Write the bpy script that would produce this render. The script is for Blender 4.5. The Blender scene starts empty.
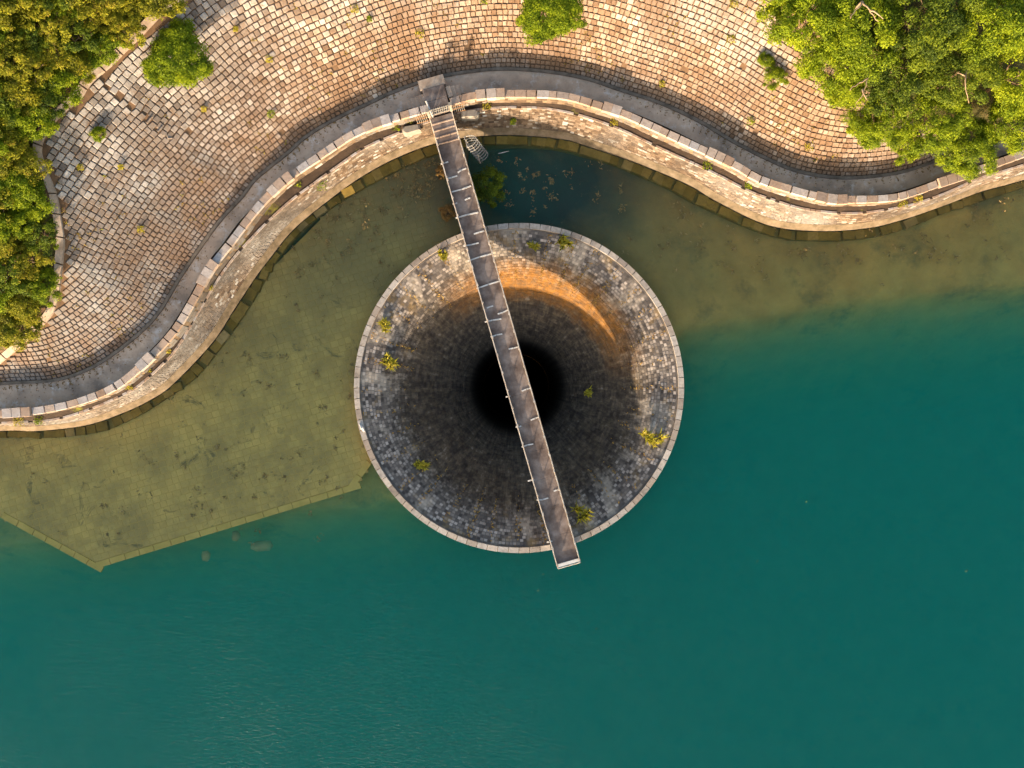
import bpy, math, random
import numpy as np
from mathutils import Matrix, Vector

random.seed(7)
RNG = np.random.default_rng(7)
R = math.radians
scene = bpy.context.scene
COL = scene.collection

# ------------------------------------------------------------------ camera
CAM_H, K = 64.0, 0.08            # camera height above the water; metres per pixel at water level
cam_data = bpy.data.cameras.new('camera')
cam = bpy.data.objects.new('camera', cam_data)
COL.objects.link(cam)
cam.location = (0, 0, CAM_H)
cam.rotation_euler = (0, 0, 0)
cam_data.sensor_width = 36
cam_data.lens = 36 * CAM_H / (1024 * K)
cam_data.clip_end = 1000
scene.camera = cam

# ------------------------------------------------------------------ light
SUN_EL, SUN_AZ = R(8.8), R(17)    # azimuth: west of south, light travels to the north-north-east
world = bpy.data.worlds.new('World')
scene.world = world
world.use_nodes = True
wn = world.node_tree
sky = wn.nodes.new('ShaderNodeTexSky')
sky.sky_type = 'NISHITA'
sky.sun_disc = False
sky.sun_elevation = SUN_EL
sky.sun_rotation = math.pi + SUN_AZ
sky.air_density = 1.0
sky.dust_density = 2.5
sky.ozone_density = 0.6
bg = wn.nodes['Background']
bg.inputs['Strength'].default_value = 0.15
wn.links.new(sky.outputs['Color'], bg.inputs['Color'])
sun_data = bpy.data.lights.new('sun', 'SUN')
sun_data.energy = 3.2
sun_data.angle = R(0.8)
sun_data.color = (1.0, 0.82, 0.60)
sun = bpy.data.objects.new('sun', sun_data)
COL.objects.link(sun)
to_sun = Vector((-math.sin(SUN_AZ) * math.cos(SUN_EL), -math.cos(SUN_AZ) * math.cos(SUN_EL), math.sin(SUN_EL)))
sun.rotation_euler = to_sun.to_track_quat('Z', 'Y').to_euler()
sun.location = to_sun * 200
scene.view_settings.view_transform = 'Standard'
scene.view_settings.look = 'None'
scene.view_settings.gamma = 1
scene.view_settings.use_curve_mapping = False
scene.view_settings.exposure = 2.05

scene.render.engine = 'CYCLES'
cy = scene.cycles
cy.use_denoising = True
cy.max_bounces = 6
cy.diffuse_bounces = 3
cy.glossy_bounces = 2
cy.transmission_bounces = 4
cy.transparent_max_bounces = 12
cy.volume_bounces = 2
cy.use_adaptive_sampling = False

# ------------------------------------------------------------------ helpers
def W(u, v, z):
    s = K * (CAM_H - z) / CAM_H
    return np.array(((u - 512) * s, (384 - v) * s, z))

def WL(pts, z):
    return np.array([W(u, v, z) for u, v in pts])

def smooth(pts, step):
    """Catmull-Rom through pts (Nx3), resampled evenly."""
    P = np.asarray(pts, float)
    P = np.vstack([2 * P[0] - P[1], P, 2 * P[-1] - P[-2]])
    out = []
    t = np.linspace(0, 1, 16, endpoint=False)[:, None]
    for i in range(1, len(P) - 2):
        a, b, c, d = P[i - 1], P[i], P[i + 1], P[i + 2]
        out.append(0.5 * ((2 * b) + (-a + c) * t + (2 * a - 5 * b + 4 * c - d) * t ** 2 + (-a + 3 * b - 3 * c + d) * t ** 3))
    out.append(P[-2][None])
    return resample(np.vstack(out), step)

def resample(Q, step):
    seg = np.linalg.norm(np.diff(Q, axis=0), axis=1)
    s = np.concatenate([[0], np.cumsum(seg)])
    n = max(2, int(round(s[-1] / step)) + 1)
    g = np.linspace(0, s[-1], n)
    return np.stack([np.interp(g, s, Q[:, k]) for k in range(3)], 1)

def arclen(Q):
    return np.concatenate([[0], np.cumsum(np.linalg.norm(np.diff(Q, axis=0), axis=1))])

def tangents(Q):
    t = np.gradient(Q, axis=0)
    return t / (np.linalg.norm(t, axis=1)[:, None] + 1e-9)

def nearest(ref, Q):
    d = ((ref[:, None, :2] - Q[None, :, :2]) ** 2).sum(2)
    return Q[d.argmin(1)]

def mesh_from(verts, faces, name='m', smooth_shade=False):
    me = bpy.data.meshes.new(name)
    if isinstance(faces, np.ndarray):
        verts = np.asarray(verts, np.float32)
        n, k = faces.shape
        me.vertices.add(len(verts)); me.vertices.foreach_set('co', verts.ravel())
        me.loops.add(n * k); me.loops.foreach_set('vertex_index', faces.astype(np.int32).ravel())
        me.polygons.add(n); me.polygons.foreach_set('loop_start', np.arange(0, n * k, k, dtype=np.int32))
        me.update(calc_edges=True)
        me.validate()
    else:
        me.from_pydata([tuple(map(float, v)) for v in verts], [], [tuple(map(int, f)) for f in faces])
        me.update()
    me.polygons.foreach_set('use_smooth', np.full(len(me.polygons), bool(smooth_shade)))
    me.update()
    return me

def link(name, data, mat=None, parent=None, label=None, cat=None, group=None, kind=None, abs_coords=True):
    o = bpy.data.objects.new(name, data)
    COL.objects.link(o)
    if mat is not None and data is not None and not data.materials:
        data.materials.append(mat)
    if parent is not None:
        o.parent = parent
        if abs_coords:
            L = Vector(parent.location)
            p = parent.parent
            while p is not None:
                p = p.parent
            o.matrix_parent_inverse = Matrix.Translation(-L)
    for k, v in (('label', label), ('category', cat), ('group', group), ('kind', kind)):
        if v:
            o[k] = v
    return o

def root(name, loc, label, cat, group=None, kind=None):
    o = link(name, None, None, None, label, cat, group, kind)
    o.location = tuple(map(float, loc))
    o.empty_display_size = 0.3
    return o

class MB:
    """small mesh collector"""
    def __init__(s): s.v, s.f = [], []
    def add(s, v, f):
        b = len(s.v); s.v += [tuple(x) for x in v]; s.f += [tuple(i + b for i in q) for q in f]
        return s
    def box(s, c, ax, ay, az, hx, hy, hz):
        c, ax, ay, az = (np.asarray(q, float) for q in (c, ax, ay, az))
        v = [c + ax * hx * i + ay * hy * j + az * hz * k for k in (-1, 1) for j in (-1, 1) for i in (-1, 1)]
        return s.add(v, [(0, 2, 3, 1), (4, 5, 7, 6), (0, 1, 5, 4), (2, 6, 7, 3), (0, 4, 6, 2), (1, 3, 7, 5)])
    def tube(s, pts, radii, n=6, caps=True):
        P = np.asarray(pts, float)
        T = tangents(P)
        if np.isscalar(radii): radii = [radii] * len(P)
        up = np.array((0, 0, 1.)) if abs(T[0][2]) < .9 else np.array((1., 0, 0))
        v = []
        for p, t, r in zip(P, T, radii):
            a = np.cross(t, up); a /= np.linalg.norm(a) + 1e-9
            b = np.cross(a, t)
            v += [p + r * (math.cos(2 * math.pi * k / n) * a + math.sin(2 * math.pi * k / n) * b) for k in range(n)]
        f = [(i * n + k, i * n + (k + 1) % n, (i + 1) * n + (k + 1) % n, (i + 1) * n + k) for i in range(len(P) - 1) for k in range(n)]
        if caps:
            f += [tuple(range(n - 1, -1, -1)), tuple((len(P) - 1) * n + k for k in range(n))]
        return s.add(v, f)
    def mesh(s, name='m', sm=False): return mesh_from(s.v, s.f, name, sm)

def loft(lines, close=False):
    L = [np.asarray(l) for l in lines]
    n, m = len(L[0]), len(L)
    v = np.stack(L, 1).reshape(-1, 3)
    f = []
    for i in range(n - 1):
        for j in range(m - 1 if not close else m):
            a, b = j, (j + 1) % m
            f.append((i * m + a, (i + 1) * m + a, (i + 1) * m + b, i * m + b))
    if close:
        f.append(tuple(range(m))); f.append(tuple((n - 1) * m + k for k in range(m - 1, -1, -1)))
    return v, f

# unit stones: foot ring, shoulder ring, chamfered crown (top at +1, base at -1)
def ring_faces(m):
    f = [(k, (k + 1) % m, m + (k + 1) % m, m + k) for k in range(m)] + [(m + k, m + (k + 1) % m, 2 * m + (k + 1) % m, 2 * m + k) for k in range(m)]
    top = 2 * m
    f += [(top, top + k, top + k + 1, top + k + 2) for k in range(1, m - 2, 2)] if m > 4 else [(8, 9, 10, 11)]
    return np.array(f)
def stone_template(rg, corners=8, ch=0.16, wob=0.08, hob=0.15):
    if corners == 4:
        q = np.array([(-1, -1), (1, -1), (1, 1), (-1, 1)], float)
    else:
        c = rg.uniform(.06, .24, 8)
        q = np.array([(-1 + c[0], -1), (1 - c[1], -1), (1, -1 + c[2]), (1, 1 - c[3]), (1 - c[4], 1), (-1 + c[5], 1), (-1, 1 - c[6]), (-1, -1 + c[7])])
    m = len(q)
    q = q + rg.uniform(-wob, wob, (m, 2))
    tilt = rg.uniform(-hob, hob, 2)
    return np.vstack([np.c_[q, np.full(m, -1.)], np.c_[q, 0.25 + q @ tilt],
                      np.c_[q * (1 - ch) + rg.uniform(-wob / 2, wob / 2, (m, 2)), 1 + q @ tilt + rg.uniform(-hob * .4, hob * .4, m)]])
ST = {'round': ([stone_template(RNG, 8) for _ in range(28)], ring_faces(8)),
      'block': ([stone_template(RNG, 4, .12, .06) for _ in range(24)], ring_faces(4)),
      'slab': ([stone_template(RNG, 4, .045, .018, .06) for _ in range(16)], ring_faces(4))}
TEMPL = ST['block'][0]; ST_F = ST['block'][1]
unit_cache = {}
def unit_stone(mat, shape, i):
    k = (mat.name, shape, i)
    if k not in unit_cache:
        T, F = ST[shape]
        m = len(T[i]) // 3
        fs = [tuple(map(int, q)) for q in F] + [tuple(range(m - 1, -1, -1))]
        me = mesh_from([tuple(q) for q in T[i]], fs, 'stone')
        me.materials.append(mat)
        unit_cache[k] = me
    return unit_cache[k]

def stones_mesh(P, A, B, N, hx, hy, hz, name='stones', shape='block'):
    """one mesh of many stones: centres P, axes A B N, half sizes"""
    n = len(P)
    T = np.array(ST[shape][0]); F = ST[shape][1]
    T = T[RNG.integers(0, len(T), n)]
    v = P[:, None] + A[:, None] * (T[..., 0:1] * np.reshape(hx, (-1, 1, 1))) + B[:, None] * (T[..., 1:2] * np.reshape(hy, (-1, 1, 1))) \
        + N[:, None] * (T[..., 2:3] * np.reshape(hz, (-1, 1, 1)))
    f = (F[None] + (np.arange(n) * T.shape[1])[:, None, None]).reshape(-1, 4)
    return mesh_from(v.reshape(-1, 3), f, name)

def put_stone(name, p, a, b, n, hx, hy, hz, mat, parent, shape='slab'):
    i = random.randrange(len(ST[shape][0]))
    o = bpy.data.objects.new(name, unit_stone(mat, shape, i))
    COL.objects.link(o)
    a, b, n = (np.asarray(q, float) for q in (a, b, n))
    M = Matrix(((a[0] * hx, b[0] * hy, n[0] * hz, p[0]), (a[1] * hx, b[1] * hy, n[1] * hz, p[1]), (a[2] * hx, b[2] * hy, n[2] * hz, p[2]), (0, 0, 0, 1)))
    o.parent = parent
    L = Vector(parent.location)
    o.matrix_basis = Matrix.Translation(-L) @ M
    return o

# ------------------------------------------------------------------ materials
def new_mat(name):
    m = bpy.data.materials.new(name); m.use_nodes = True
    nt = m.node_tree
    b = nt.nodes['Principled BSDF']
    b.inputs['Roughness'].default_value = 0.9
    b.inputs['Specular IOR Level'].default_value = 0.2
    return m, nt, b
def node(nt, typ, **kw):
    n = nt.nodes.new(typ)
    for k, v in kw.items():
        if k in n.inputs.keys(): n.inputs[k].default_value = v
        else: setattr(n, k, v)
    return n
def pos(nt): return nt.nodes.new('ShaderNodeNewGeometry').outputs['Position']
def noise(nt, scale, detail=4, rough=0.55, vec=None, dist=0):
    n = node(nt, 'ShaderNodeTexNoise', Scale=scale, Detail=detail, Roughness=rough, Distortion=dist)
    nt.links.new(vec if vec is not None else pos(nt), n.inputs['Vector'])
    return n.outputs['Fac']
def ramp(nt, fac, stops, interp='LINEAR'):
    r = nt.nodes.new('ShaderNodeValToRGB')
    r.color_ramp.interpolation = interp
    e = r.color_ramp.elements
    while len(e) < len(stops): e.new(0.5)
    for el, (p, c) in zip(e, stops):
        el.position = p
        el.color = (*c, 1) if len(c) == 3 else c
    nt.links.new(fac, r.inputs['Fac'])
    return r.outputs['Color']
def val_ramp(nt, fac, a, b):
    m = node(nt, 'ShaderNodeMapRange'); m.clamp = True
    nt.links.new(fac, m.inputs['Value'])
    m.inputs['From Min'].default_value = a; m.inputs['From Max'].default_value = b
    return m.outputs['Result']
def mix(nt, fac, a, b, mode='MIX'):
    m = nt.nodes.new('ShaderNodeMix'); m.data_type = 'RGBA'; m.blend_type = mode
    for s, q in ((m.inputs[0], fac), (m.inputs[6], a), (m.inputs[7], b)):
        if hasattr(q, 'is_output'): nt.links.new(q, s)
        elif isinstance(q, (int, float)): s.default_value = q
        else: s.default_value = (*q, 1)
    return m.outputs[2]
def math_n(nt, op, a, b=0.0):
    m = nt.nodes.new('ShaderNodeMath'); m.operation = op
    for s, q in ((m.inputs[0], a), (m.inputs[1], b)):
        if hasattr(q, 'is_output'): nt.links.new(q, s)
        else: s.default_value = q
    return m.outputs[0]
def bump(nt, bsdf, height, strength=0.4, dist=0.05):
    b = node(nt, 'ShaderNodeBump', Strength=strength, Distance=dist)
    nt.links.new(height, b.inputs['Height']); nt.links.new(b.outputs['Normal'], bsdf.inputs['Normal'])

def stone_mat(name, stops, island=True, stain=((0.17, 0.10, 0.055), 0.22, 0.46, 0.62), grey=None, spot=0.6, dirt_and_shade=False, bstr=0.4):
    m, nt, b = new_mat(name)
    if island: rnd = nt.nodes.new('ShaderNodeNewGeometry').outputs['Random Per Island']
    else: rnd = nt.nodes.new('ShaderNodeObjectInfo').outputs['Random']
    c = ramp(nt, rnd, stops)
    if grey:
        c = mix(nt, val_ramp(nt, noise(nt, grey[1], 3), grey[2], grey[3]), c, mix(nt, 0.75, c, grey[0]))
    sc, sf, s0, s1 = stain
    c = mix(nt, math_n(nt, 'MULTIPLY', val_ramp(nt, noise(nt, sf, 6, 0.6), s0, s1), 0.72), c, sc)
    if dirt_and_shade:
        gz = nt.nodes.new('ShaderNodeSeparateXYZ'); nt.links.new(pos(nt), gz.inputs[0])
        gw = math_n(nt, 'SUBTRACT', 1.0, val_ramp(nt, math_n(nt, 'ADD', gz.outputs[0], math_n(nt, 'MULTIPLY', noise(nt, 0.15, 5, 0.6), 14.0)), -16.0, -6.0))
        bw = nt.nodes.new('ShaderNodeHueSaturation'); bw.inputs['Saturation'].default_value = 0.35; bw.inputs['Value'].default_value = 0.74  # left stones: greyer stone, also darkened to paint in weaker sun
        nt.links.new(c, bw.inputs['Color'])
        c = mix(nt, gw, c, bw.outputs[0])
        sz = nt.nodes.new('ShaderNodeSeparateXYZ'); nt.links.new(pos(nt), sz.inputs[0])
        lowf = math_n(nt, 'SUBTRACT', 1.0, val_ramp(nt, sz.outputs[2], 3.4, 9.0))
        df = math_n(nt, 'MULTIPLY', lowf, val_ramp(nt, noise(nt, 0.35, 7, 0.7), 0.34, 0.56))
        c = mix(nt, math_n(nt, 'MULTIPLY', df, 0.85), c, (0.15, 0.085, 0.048))
        c = mix(nt, math_n(nt, 'MULTIPLY', val_ramp(nt, noise(nt, 1.3, 6, 0.75), 0.51, 0.62), 0.55), c, (0.16, 0.10, 0.06))
    fine = noise(nt, 4.0, 7, 0.75)
    c = mix(nt, spot, c, ramp(nt, fine, [(0.3, (0.45, 0.42, 0.38)), (0.55, (1, 1, 1)), (0.8, (1.2, 1.18, 1.12))]), 'MULTIPLY')
    nt.links.new(c, b.inputs['Base Color'])
    bump(nt, b, noise(nt, 9, 5, 0.7), bstr, 0.03)
    return m

def plain_mat(name, stops, scale, detail=6, rough=0.9, bs=0.3, bscale=12, bd=0.03, extra=None, metallic=0.0):
    m, nt, b = new_mat(name)
    c = ramp(nt, noise(nt, scale, detail, 0.62), stops)
    if extra: c = extra(nt, c)
    nt.links.new(c, b.inputs['Base Color'])
    b.inputs['Roughness'].default_value = rough
    b.inputs['Metallic'].default_value = metallic
    if bs: bump(nt, b, noise(nt, bscale, 5, 0.65), bs, bd)
    return m

SLOPE_STOPS = [(0.0, (0.15, 0.095, 0.06)), (0.16, (0.26, 0.175, 0.115)), (0.45, (0.37, 0.275, 0.20)), (0.78, (0.46, 0.365, 0.285)), (0.93, (0.56, 0.475, 0.39)), (1.0, (0.25, 0.21, 0.185))]
M_slope_joined = stone_mat('slope_stone_joined', SLOPE_STOPS, True, dirt_and_shade=True, grey=((0.304, 0.289, 0.274), 0.07, 0.46, 0.6))
M_slope_single = stone_mat('slope_stone_single', SLOPE_STOPS, False, dirt_and_shade=True, grey=((0.304, 0.289, 0.274), 0.07, 0.46, 0.6))
M_mortar = plain_mat('earth_joints', [(0.3, (0.069, 0.042, 0.024)), (0.7, (0.157, 0.092, 0.052))], 1.2, bscale=6)
M_kerb = plain_mat('pale_kerb', [(0.3, (0.213, 0.152, 0.110)), (0.6, (0.334, 0.266, 0.213)), (0.8, (0.380, 0.334, 0.304))], 1.4)
M_hill = plain_mat('hillside_earth', [(0.3, (0.03, 0.03, 0.010)), (0.55, (0.075, 0.065, 0.018)), (0.75, (0.10, 0.065, 0.03))], 0.9, bs=0.8, bscale=4, bd=0.2)
def road_stain(nt, c):
    c = mix(nt, math_n(nt, 'MULTIPLY', val_ramp(nt, noise(nt, 0.5, 6, 0.7), 0.48, 0.64), 0.75), c, (0.16, 0.12, 0.095))
    return mix(nt, math_n(nt, 'MULTIPLY', val_ramp(nt, noise(nt, 0.9, 7, 0.75), 0.54, 0.66), 0.6), c, (0.62, 0.57, 0.53))
M_road = plain_mat('road_concrete', [(0.3, (0.386, 0.269, 0.192)), (0.7, (0.572, 0.413, 0.298))], 2.0, extra=road_stain, bs=0.2, bscale=20, bd=0.01)
M_gutter = plain_mat('gutter_kerb', [(0.3, (0.07, 0.055, 0.042)), (0.7, (0.18, 0.145, 0.115))], 1.5)
COP_STOPS = [(0.0, (0.288, 0.192, 0.136)), (0.4, (0.368, 0.280, 0.224)), (0.7, (0.400, 0.336, 0.296)), (1.0, (0.352, 0.320, 0.312))]
M_coping = stone_mat('coping_stone', COP_STOPS, False, stain=((0.176, 0.104, 0.064), 0.5, 0.55, 0.75))
M_wall_core = plain_mat('wall_mortar', [(0.3, (0.085, 0.055, 0.034)), (0.7, (0.204, 0.145, 0.093))], 1.6)
M_wall_stone = stone_mat('wall_stone', [(0, (0.059, 0.039, 0.027)), (0.35, (0.111, 0.074, 0.048)), (0.75, (0.176, 0.126, 0.088)), (0.9, (0.234, 0.196, 0.160)), (1, (0.390, 0.372, 0.352))], True,
                         stain=((0.060, 0.047, 0.038), 0.28, 0.50, 0.62), grey=((0.187, 0.178, 0.170), 0.1, 0.45, 0.6), bstr=0.3)
M_footing = plain_mat('wall_footing', [(0.3, (0.064, 0.048, 0.028)), (0.5, (0.121, 0.089, 0.056)), (0.7, (0.173, 0.131, 0.089))], 1.6, detail=8, bs=0.6)
M_ledge = stone_mat('ledge_stone', [(0, (0.210, 0.138, 0.021)), (0.5, (0.315, 0.204, 0.038)), (0.93, (0.357, 0.233, 0.056)), (1, (0.483, 0.342, 0.140))], False, stain=((0.084, 0.067, 0.014), 0.5, 0.5, 0.7))
M_ledge_core = plain_mat('ledge_core', [(0.3, (0.143, 0.100, 0.020)), (0.7, (0.242, 0.165, 0.036))], 1.0)
def soil_green(nt, c):
    return mix(nt, val_ramp(nt, noise(nt, 0.35, 5, 0.7), 0.58, 0.68), c, (0.13, 0.12, 0.015))
M_soil = plain_mat('strip_soil', [(0.3, (0.024, 0.016, 0.011)), (0.7, (0.053, 0.034, 0.023))], 1.5, extra=soil_green, bs=0.6, bscale=5, bd=0.08)
M_deck = plain_mat('deck_concrete', [(0.3, (0.070, 0.048, 0.039)), (0.48, (0.140, 0.105, 0.090)), (0.7, (0.250, 0.203, 0.179))], 0.9, detail=8, bs=0.25, bscale=15, bd=0.01)
M_rail = plain_mat('weathered_rail', [(0.35, (0.245, 0.184, 0.136)), (0.6, (0.422, 0.381, 0.340))], 2.5, rough=0.6, bs=0)
M_white = plain_mat('white_paint', [(0.3, (0.396, 0.374, 0.353)), (0.7, (0.540, 0.526, 0.504))], 3, rough=0.6, bs=0)
M_metal = plain_mat('galvanised_metal', [(0.3, (0.154, 0.140, 0.126)), (0.7, (0.280, 0.266, 0.245))], 3, rough=0.6, bs=0)
M_rust = plain_mat('rusty_iron', [(0.3, (0.13, 0.055, 0.02)), (0.7, (0.30, 0.15, 0.06))], 4, rough=0.8, bs=0)
M_pale = plain_mat('pale_render', [(0.3, (0.184, 0.154, 0.125)), (0.7, (0.235, 0.213, 0.184))], 3)
M_girder = plain_mat('girder', [(0.3, (0.12, 0.10, 0.09)), (0.7, (0.2, 0.17, 0.15))], 2)
M_bark = plain_mat('bark', [(0.3, (0.10, 0.065, 0.04)), (0.7, (0.22, 0.15, 0.09))], 5)
M_bare = plain_mat('bare_branch', [(0.3, (0.25, 0.16, 0.09)), (0.7, (0.38, 0.27, 0.17))], 5)

# spillway: algae-dark throat, grey-blue blocks, ochre growth
def radius_node(nt, cx, cy):
    sep = nt.nodes.new('ShaderNodeSeparateXYZ'); nt.links.new(pos(nt), sep.inputs[0])
    dx = math_n(nt, 'SUBTRACT', sep.outputs[0], cx); dy = math_n(nt, 'SUBTRACT', sep.outputs[1], cy)
    r = math_n(nt, 'SQRT', math_n(nt, 'ADD', math_n(nt, 'MULTIPLY', dx, dx), math_n(nt, 'MULTIPLY', dy, dy)))
    return r, math_n(nt, 'ARCTAN2', dy, dx)
RIM_Z = 1.2
RC = W(519, 388, RIM_Z); RCX, RCY = RC[0], RC[1]
RO = 165 * K * (CAM_H - RIM_Z) / CAM_H
def spill_mat(name, island):
    m, nt, b = new_mat(name)
    r, th = radius_node(nt, RCX, RCY)
    if island:
        rnd = nt.nodes.new('ShaderNodeNewGeometry').outputs['Random Per Island']
        c = ramp(nt, rnd, [(0, (0.06, 0.05, 0.045)), (0.4, (0.13, 0.108, 0.094)), (0.75, (0.22, 0.185, 0.16)), (1, (0.31, 0.268, 0.238))])
    else:
        c = ramp(nt, noise(nt, 1.3, 6, 0.7), [(0.3, (0.05, 0.045, 0.045)), (0.7, (0.14, 0.12, 0.105))])
    # polar noise: growth creeps down the flow lines
    cmb = nt.nodes.new('ShaderNodeCombineXYZ')
    nt.links.new(math_n(nt, 'MULTIPLY', math_n(nt, 'SINE', th), 7.0), cmb.inputs[0])
    nt.links.new(math_n(nt, 'MULTIPLY', math_n(nt, 'COSINE', th), 7.0), cmb.inputs[1])
    nt.links.new(math_n(nt, 'MULTIPLY', r, 0.35), cmb.inputs[2])
    pn = noise(nt, 0.8, 6, 0.65, cmb.outputs[0])
    pn2 = noise(nt, 3.2, 6, 0.7, cmb.outputs[0])
    # pale lime deposit on the outer courses
    c = mix(nt, math_n(nt, 'MULTIPLY', val_ramp(nt, pn, 0.50, 0.62), 0.65), c, (0.40, 0.335, 0.265))
    # ochre dry moss
    och = math_n(nt, 'MULTIPLY', val_ramp(nt, noise(nt, 0.55, 7, 0.7), 0.55, 0.68), 0.6)
    c = mix(nt, och, c, (0.26, 0.16, 0.05))
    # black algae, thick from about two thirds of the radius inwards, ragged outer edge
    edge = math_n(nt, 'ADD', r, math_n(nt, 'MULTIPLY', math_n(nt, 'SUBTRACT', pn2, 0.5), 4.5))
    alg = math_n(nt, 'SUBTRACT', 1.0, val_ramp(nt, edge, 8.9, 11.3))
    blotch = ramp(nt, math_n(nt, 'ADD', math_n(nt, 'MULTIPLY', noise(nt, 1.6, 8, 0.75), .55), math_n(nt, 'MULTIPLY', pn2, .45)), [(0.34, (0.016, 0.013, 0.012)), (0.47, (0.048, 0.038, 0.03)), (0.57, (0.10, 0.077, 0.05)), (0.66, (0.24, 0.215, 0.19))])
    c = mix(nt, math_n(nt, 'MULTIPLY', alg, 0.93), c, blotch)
    # orange painted into the shoulder to strengthen the sunlit crescent, blotchy, north half
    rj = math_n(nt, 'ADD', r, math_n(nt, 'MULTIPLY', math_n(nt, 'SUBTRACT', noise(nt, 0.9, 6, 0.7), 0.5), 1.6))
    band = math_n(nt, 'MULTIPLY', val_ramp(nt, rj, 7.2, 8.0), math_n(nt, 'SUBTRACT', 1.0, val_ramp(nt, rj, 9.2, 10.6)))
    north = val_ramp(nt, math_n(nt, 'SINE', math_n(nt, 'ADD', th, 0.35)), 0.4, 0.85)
    sunlit_tint = math_n(nt, 'MULTIPLY', math_n(nt, 'MULTIPLY', band, north), math_n(nt, 'MULTIPLY', val_ramp(nt, noise(nt, 2.2, 7, 0.75), 0.25, 0.6), 0.85))
    c = mix(nt, sunlit_tint, c, (0.25, 0.105, 0.015))
    if island:
        c = mix(nt, 0.42, c, ramp(nt, rnd, [(0, (0.5, 0.5, 0.52)), (0.5, (0.95, 0.95, 0.95)), (1, (1.5, 1.45, 1.4))]), 'MULTIPLY')
    nt.links.new(c, b.inputs['Base Color'])
    bump(nt, b, noise(nt, 3.5, 6, 0.7), 0.3, 0.05)
    return m
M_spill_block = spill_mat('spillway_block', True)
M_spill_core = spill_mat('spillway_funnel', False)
M_rim = stone_mat('rim_stone', [(0, (0.255, 0.203, 0.165)), (0.5, (0.338, 0.285, 0.240)), (1, (0.405, 0.360, 0.323))], False, stain=((0.112, 0.083, 0.064), 0.6, 0.52, 0.72))

def bed_dark(nt, c):
    c = mix(nt, math_n(nt, 'MULTIPLY', val_ramp(nt, noise(nt, 0.22, 7, 0.72), 0.54, 0.66), 0.6), c, (0.14, 0.105, 0.04))
    return mix(nt, math_n(nt, 'MULTIPLY', val_ramp(nt, noise(nt, 1.7, 7, 0.75), 0.62, 0.72), 0.5), silt_and_shade(nt, c), (0.5, 0.34, 0.11))
def silt_and_shade(nt, c):  # silt towards the shore, with the north channel's shadow painted in darker
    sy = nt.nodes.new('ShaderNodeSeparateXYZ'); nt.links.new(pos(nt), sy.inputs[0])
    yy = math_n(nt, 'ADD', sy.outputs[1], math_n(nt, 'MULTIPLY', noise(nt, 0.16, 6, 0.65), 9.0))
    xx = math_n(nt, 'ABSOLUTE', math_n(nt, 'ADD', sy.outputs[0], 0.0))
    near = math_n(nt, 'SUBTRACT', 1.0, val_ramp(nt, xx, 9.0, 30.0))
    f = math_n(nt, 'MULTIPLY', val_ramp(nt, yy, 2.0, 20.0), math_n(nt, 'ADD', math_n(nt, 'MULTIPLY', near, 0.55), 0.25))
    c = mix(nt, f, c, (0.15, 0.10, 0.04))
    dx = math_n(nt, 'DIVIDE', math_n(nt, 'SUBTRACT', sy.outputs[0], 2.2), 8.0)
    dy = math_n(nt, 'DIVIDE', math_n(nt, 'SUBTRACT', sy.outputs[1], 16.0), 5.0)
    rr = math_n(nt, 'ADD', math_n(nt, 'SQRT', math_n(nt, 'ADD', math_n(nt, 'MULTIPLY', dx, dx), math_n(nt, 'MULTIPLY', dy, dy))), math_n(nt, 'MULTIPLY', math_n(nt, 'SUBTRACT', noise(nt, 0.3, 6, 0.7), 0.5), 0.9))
    cove_shade = math_n(nt, 'SUBTRACT', 1.0, val_ramp(nt, rr, 0.5, 1.35))  # near-black patch painted for the ring and bridge shadow in the cove
    return mix(nt, math_n(nt, 'MULTIPLY', cove_shade, 0.93), c, (0.022, 0.022, 0.024))
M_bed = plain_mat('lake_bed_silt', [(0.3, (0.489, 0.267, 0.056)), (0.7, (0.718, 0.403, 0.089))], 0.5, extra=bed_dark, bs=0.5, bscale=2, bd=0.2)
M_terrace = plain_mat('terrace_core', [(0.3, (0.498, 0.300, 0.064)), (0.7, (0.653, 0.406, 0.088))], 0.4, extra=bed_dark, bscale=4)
def terr_stone():
    m, nt, b = new_mat('terrace_stone')
    rnd = nt.nodes.new('ShaderNodeNewGeometry').outputs['Random Per Island']
    c = ramp(nt, rnd, [(0, (0.62, 0.385, 0.10)), (1, (0.72, 0.46, 0.125))])
    c = mix(nt, math_n(nt, 'MULTIPLY', val_ramp(nt, noise(nt, 0.2, 6, 0.7), 0.40, 0.60), 0.7), c, (0.34, 0.225, 0.075))
    c = mix(nt, math_n(nt, 'MULTIPLY', val_ramp(nt, noise(nt, 0.45, 7, 0.75, dist=1.0), 0.585, 0.66), 0.75), c, (0.13, 0.095, 0.04))
    c = silt_and_shade(nt, c)
    nt.links.new(c, b.inputs['Base Color'])
    return m
M_terr_stone = terr_stone()
M_terr_edge = plain_mat('terrace_edge', [(0.3, (0.546, 0.356, 0.080)), (0.7, (0.702, 0.460, 0.120))], 1.0)
M_boulder = plain_mat('boulder', [(0.3, (0.390, 0.240, 0.084)), (0.7, (0.546, 0.340, 0.126))], 1.5)

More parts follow.
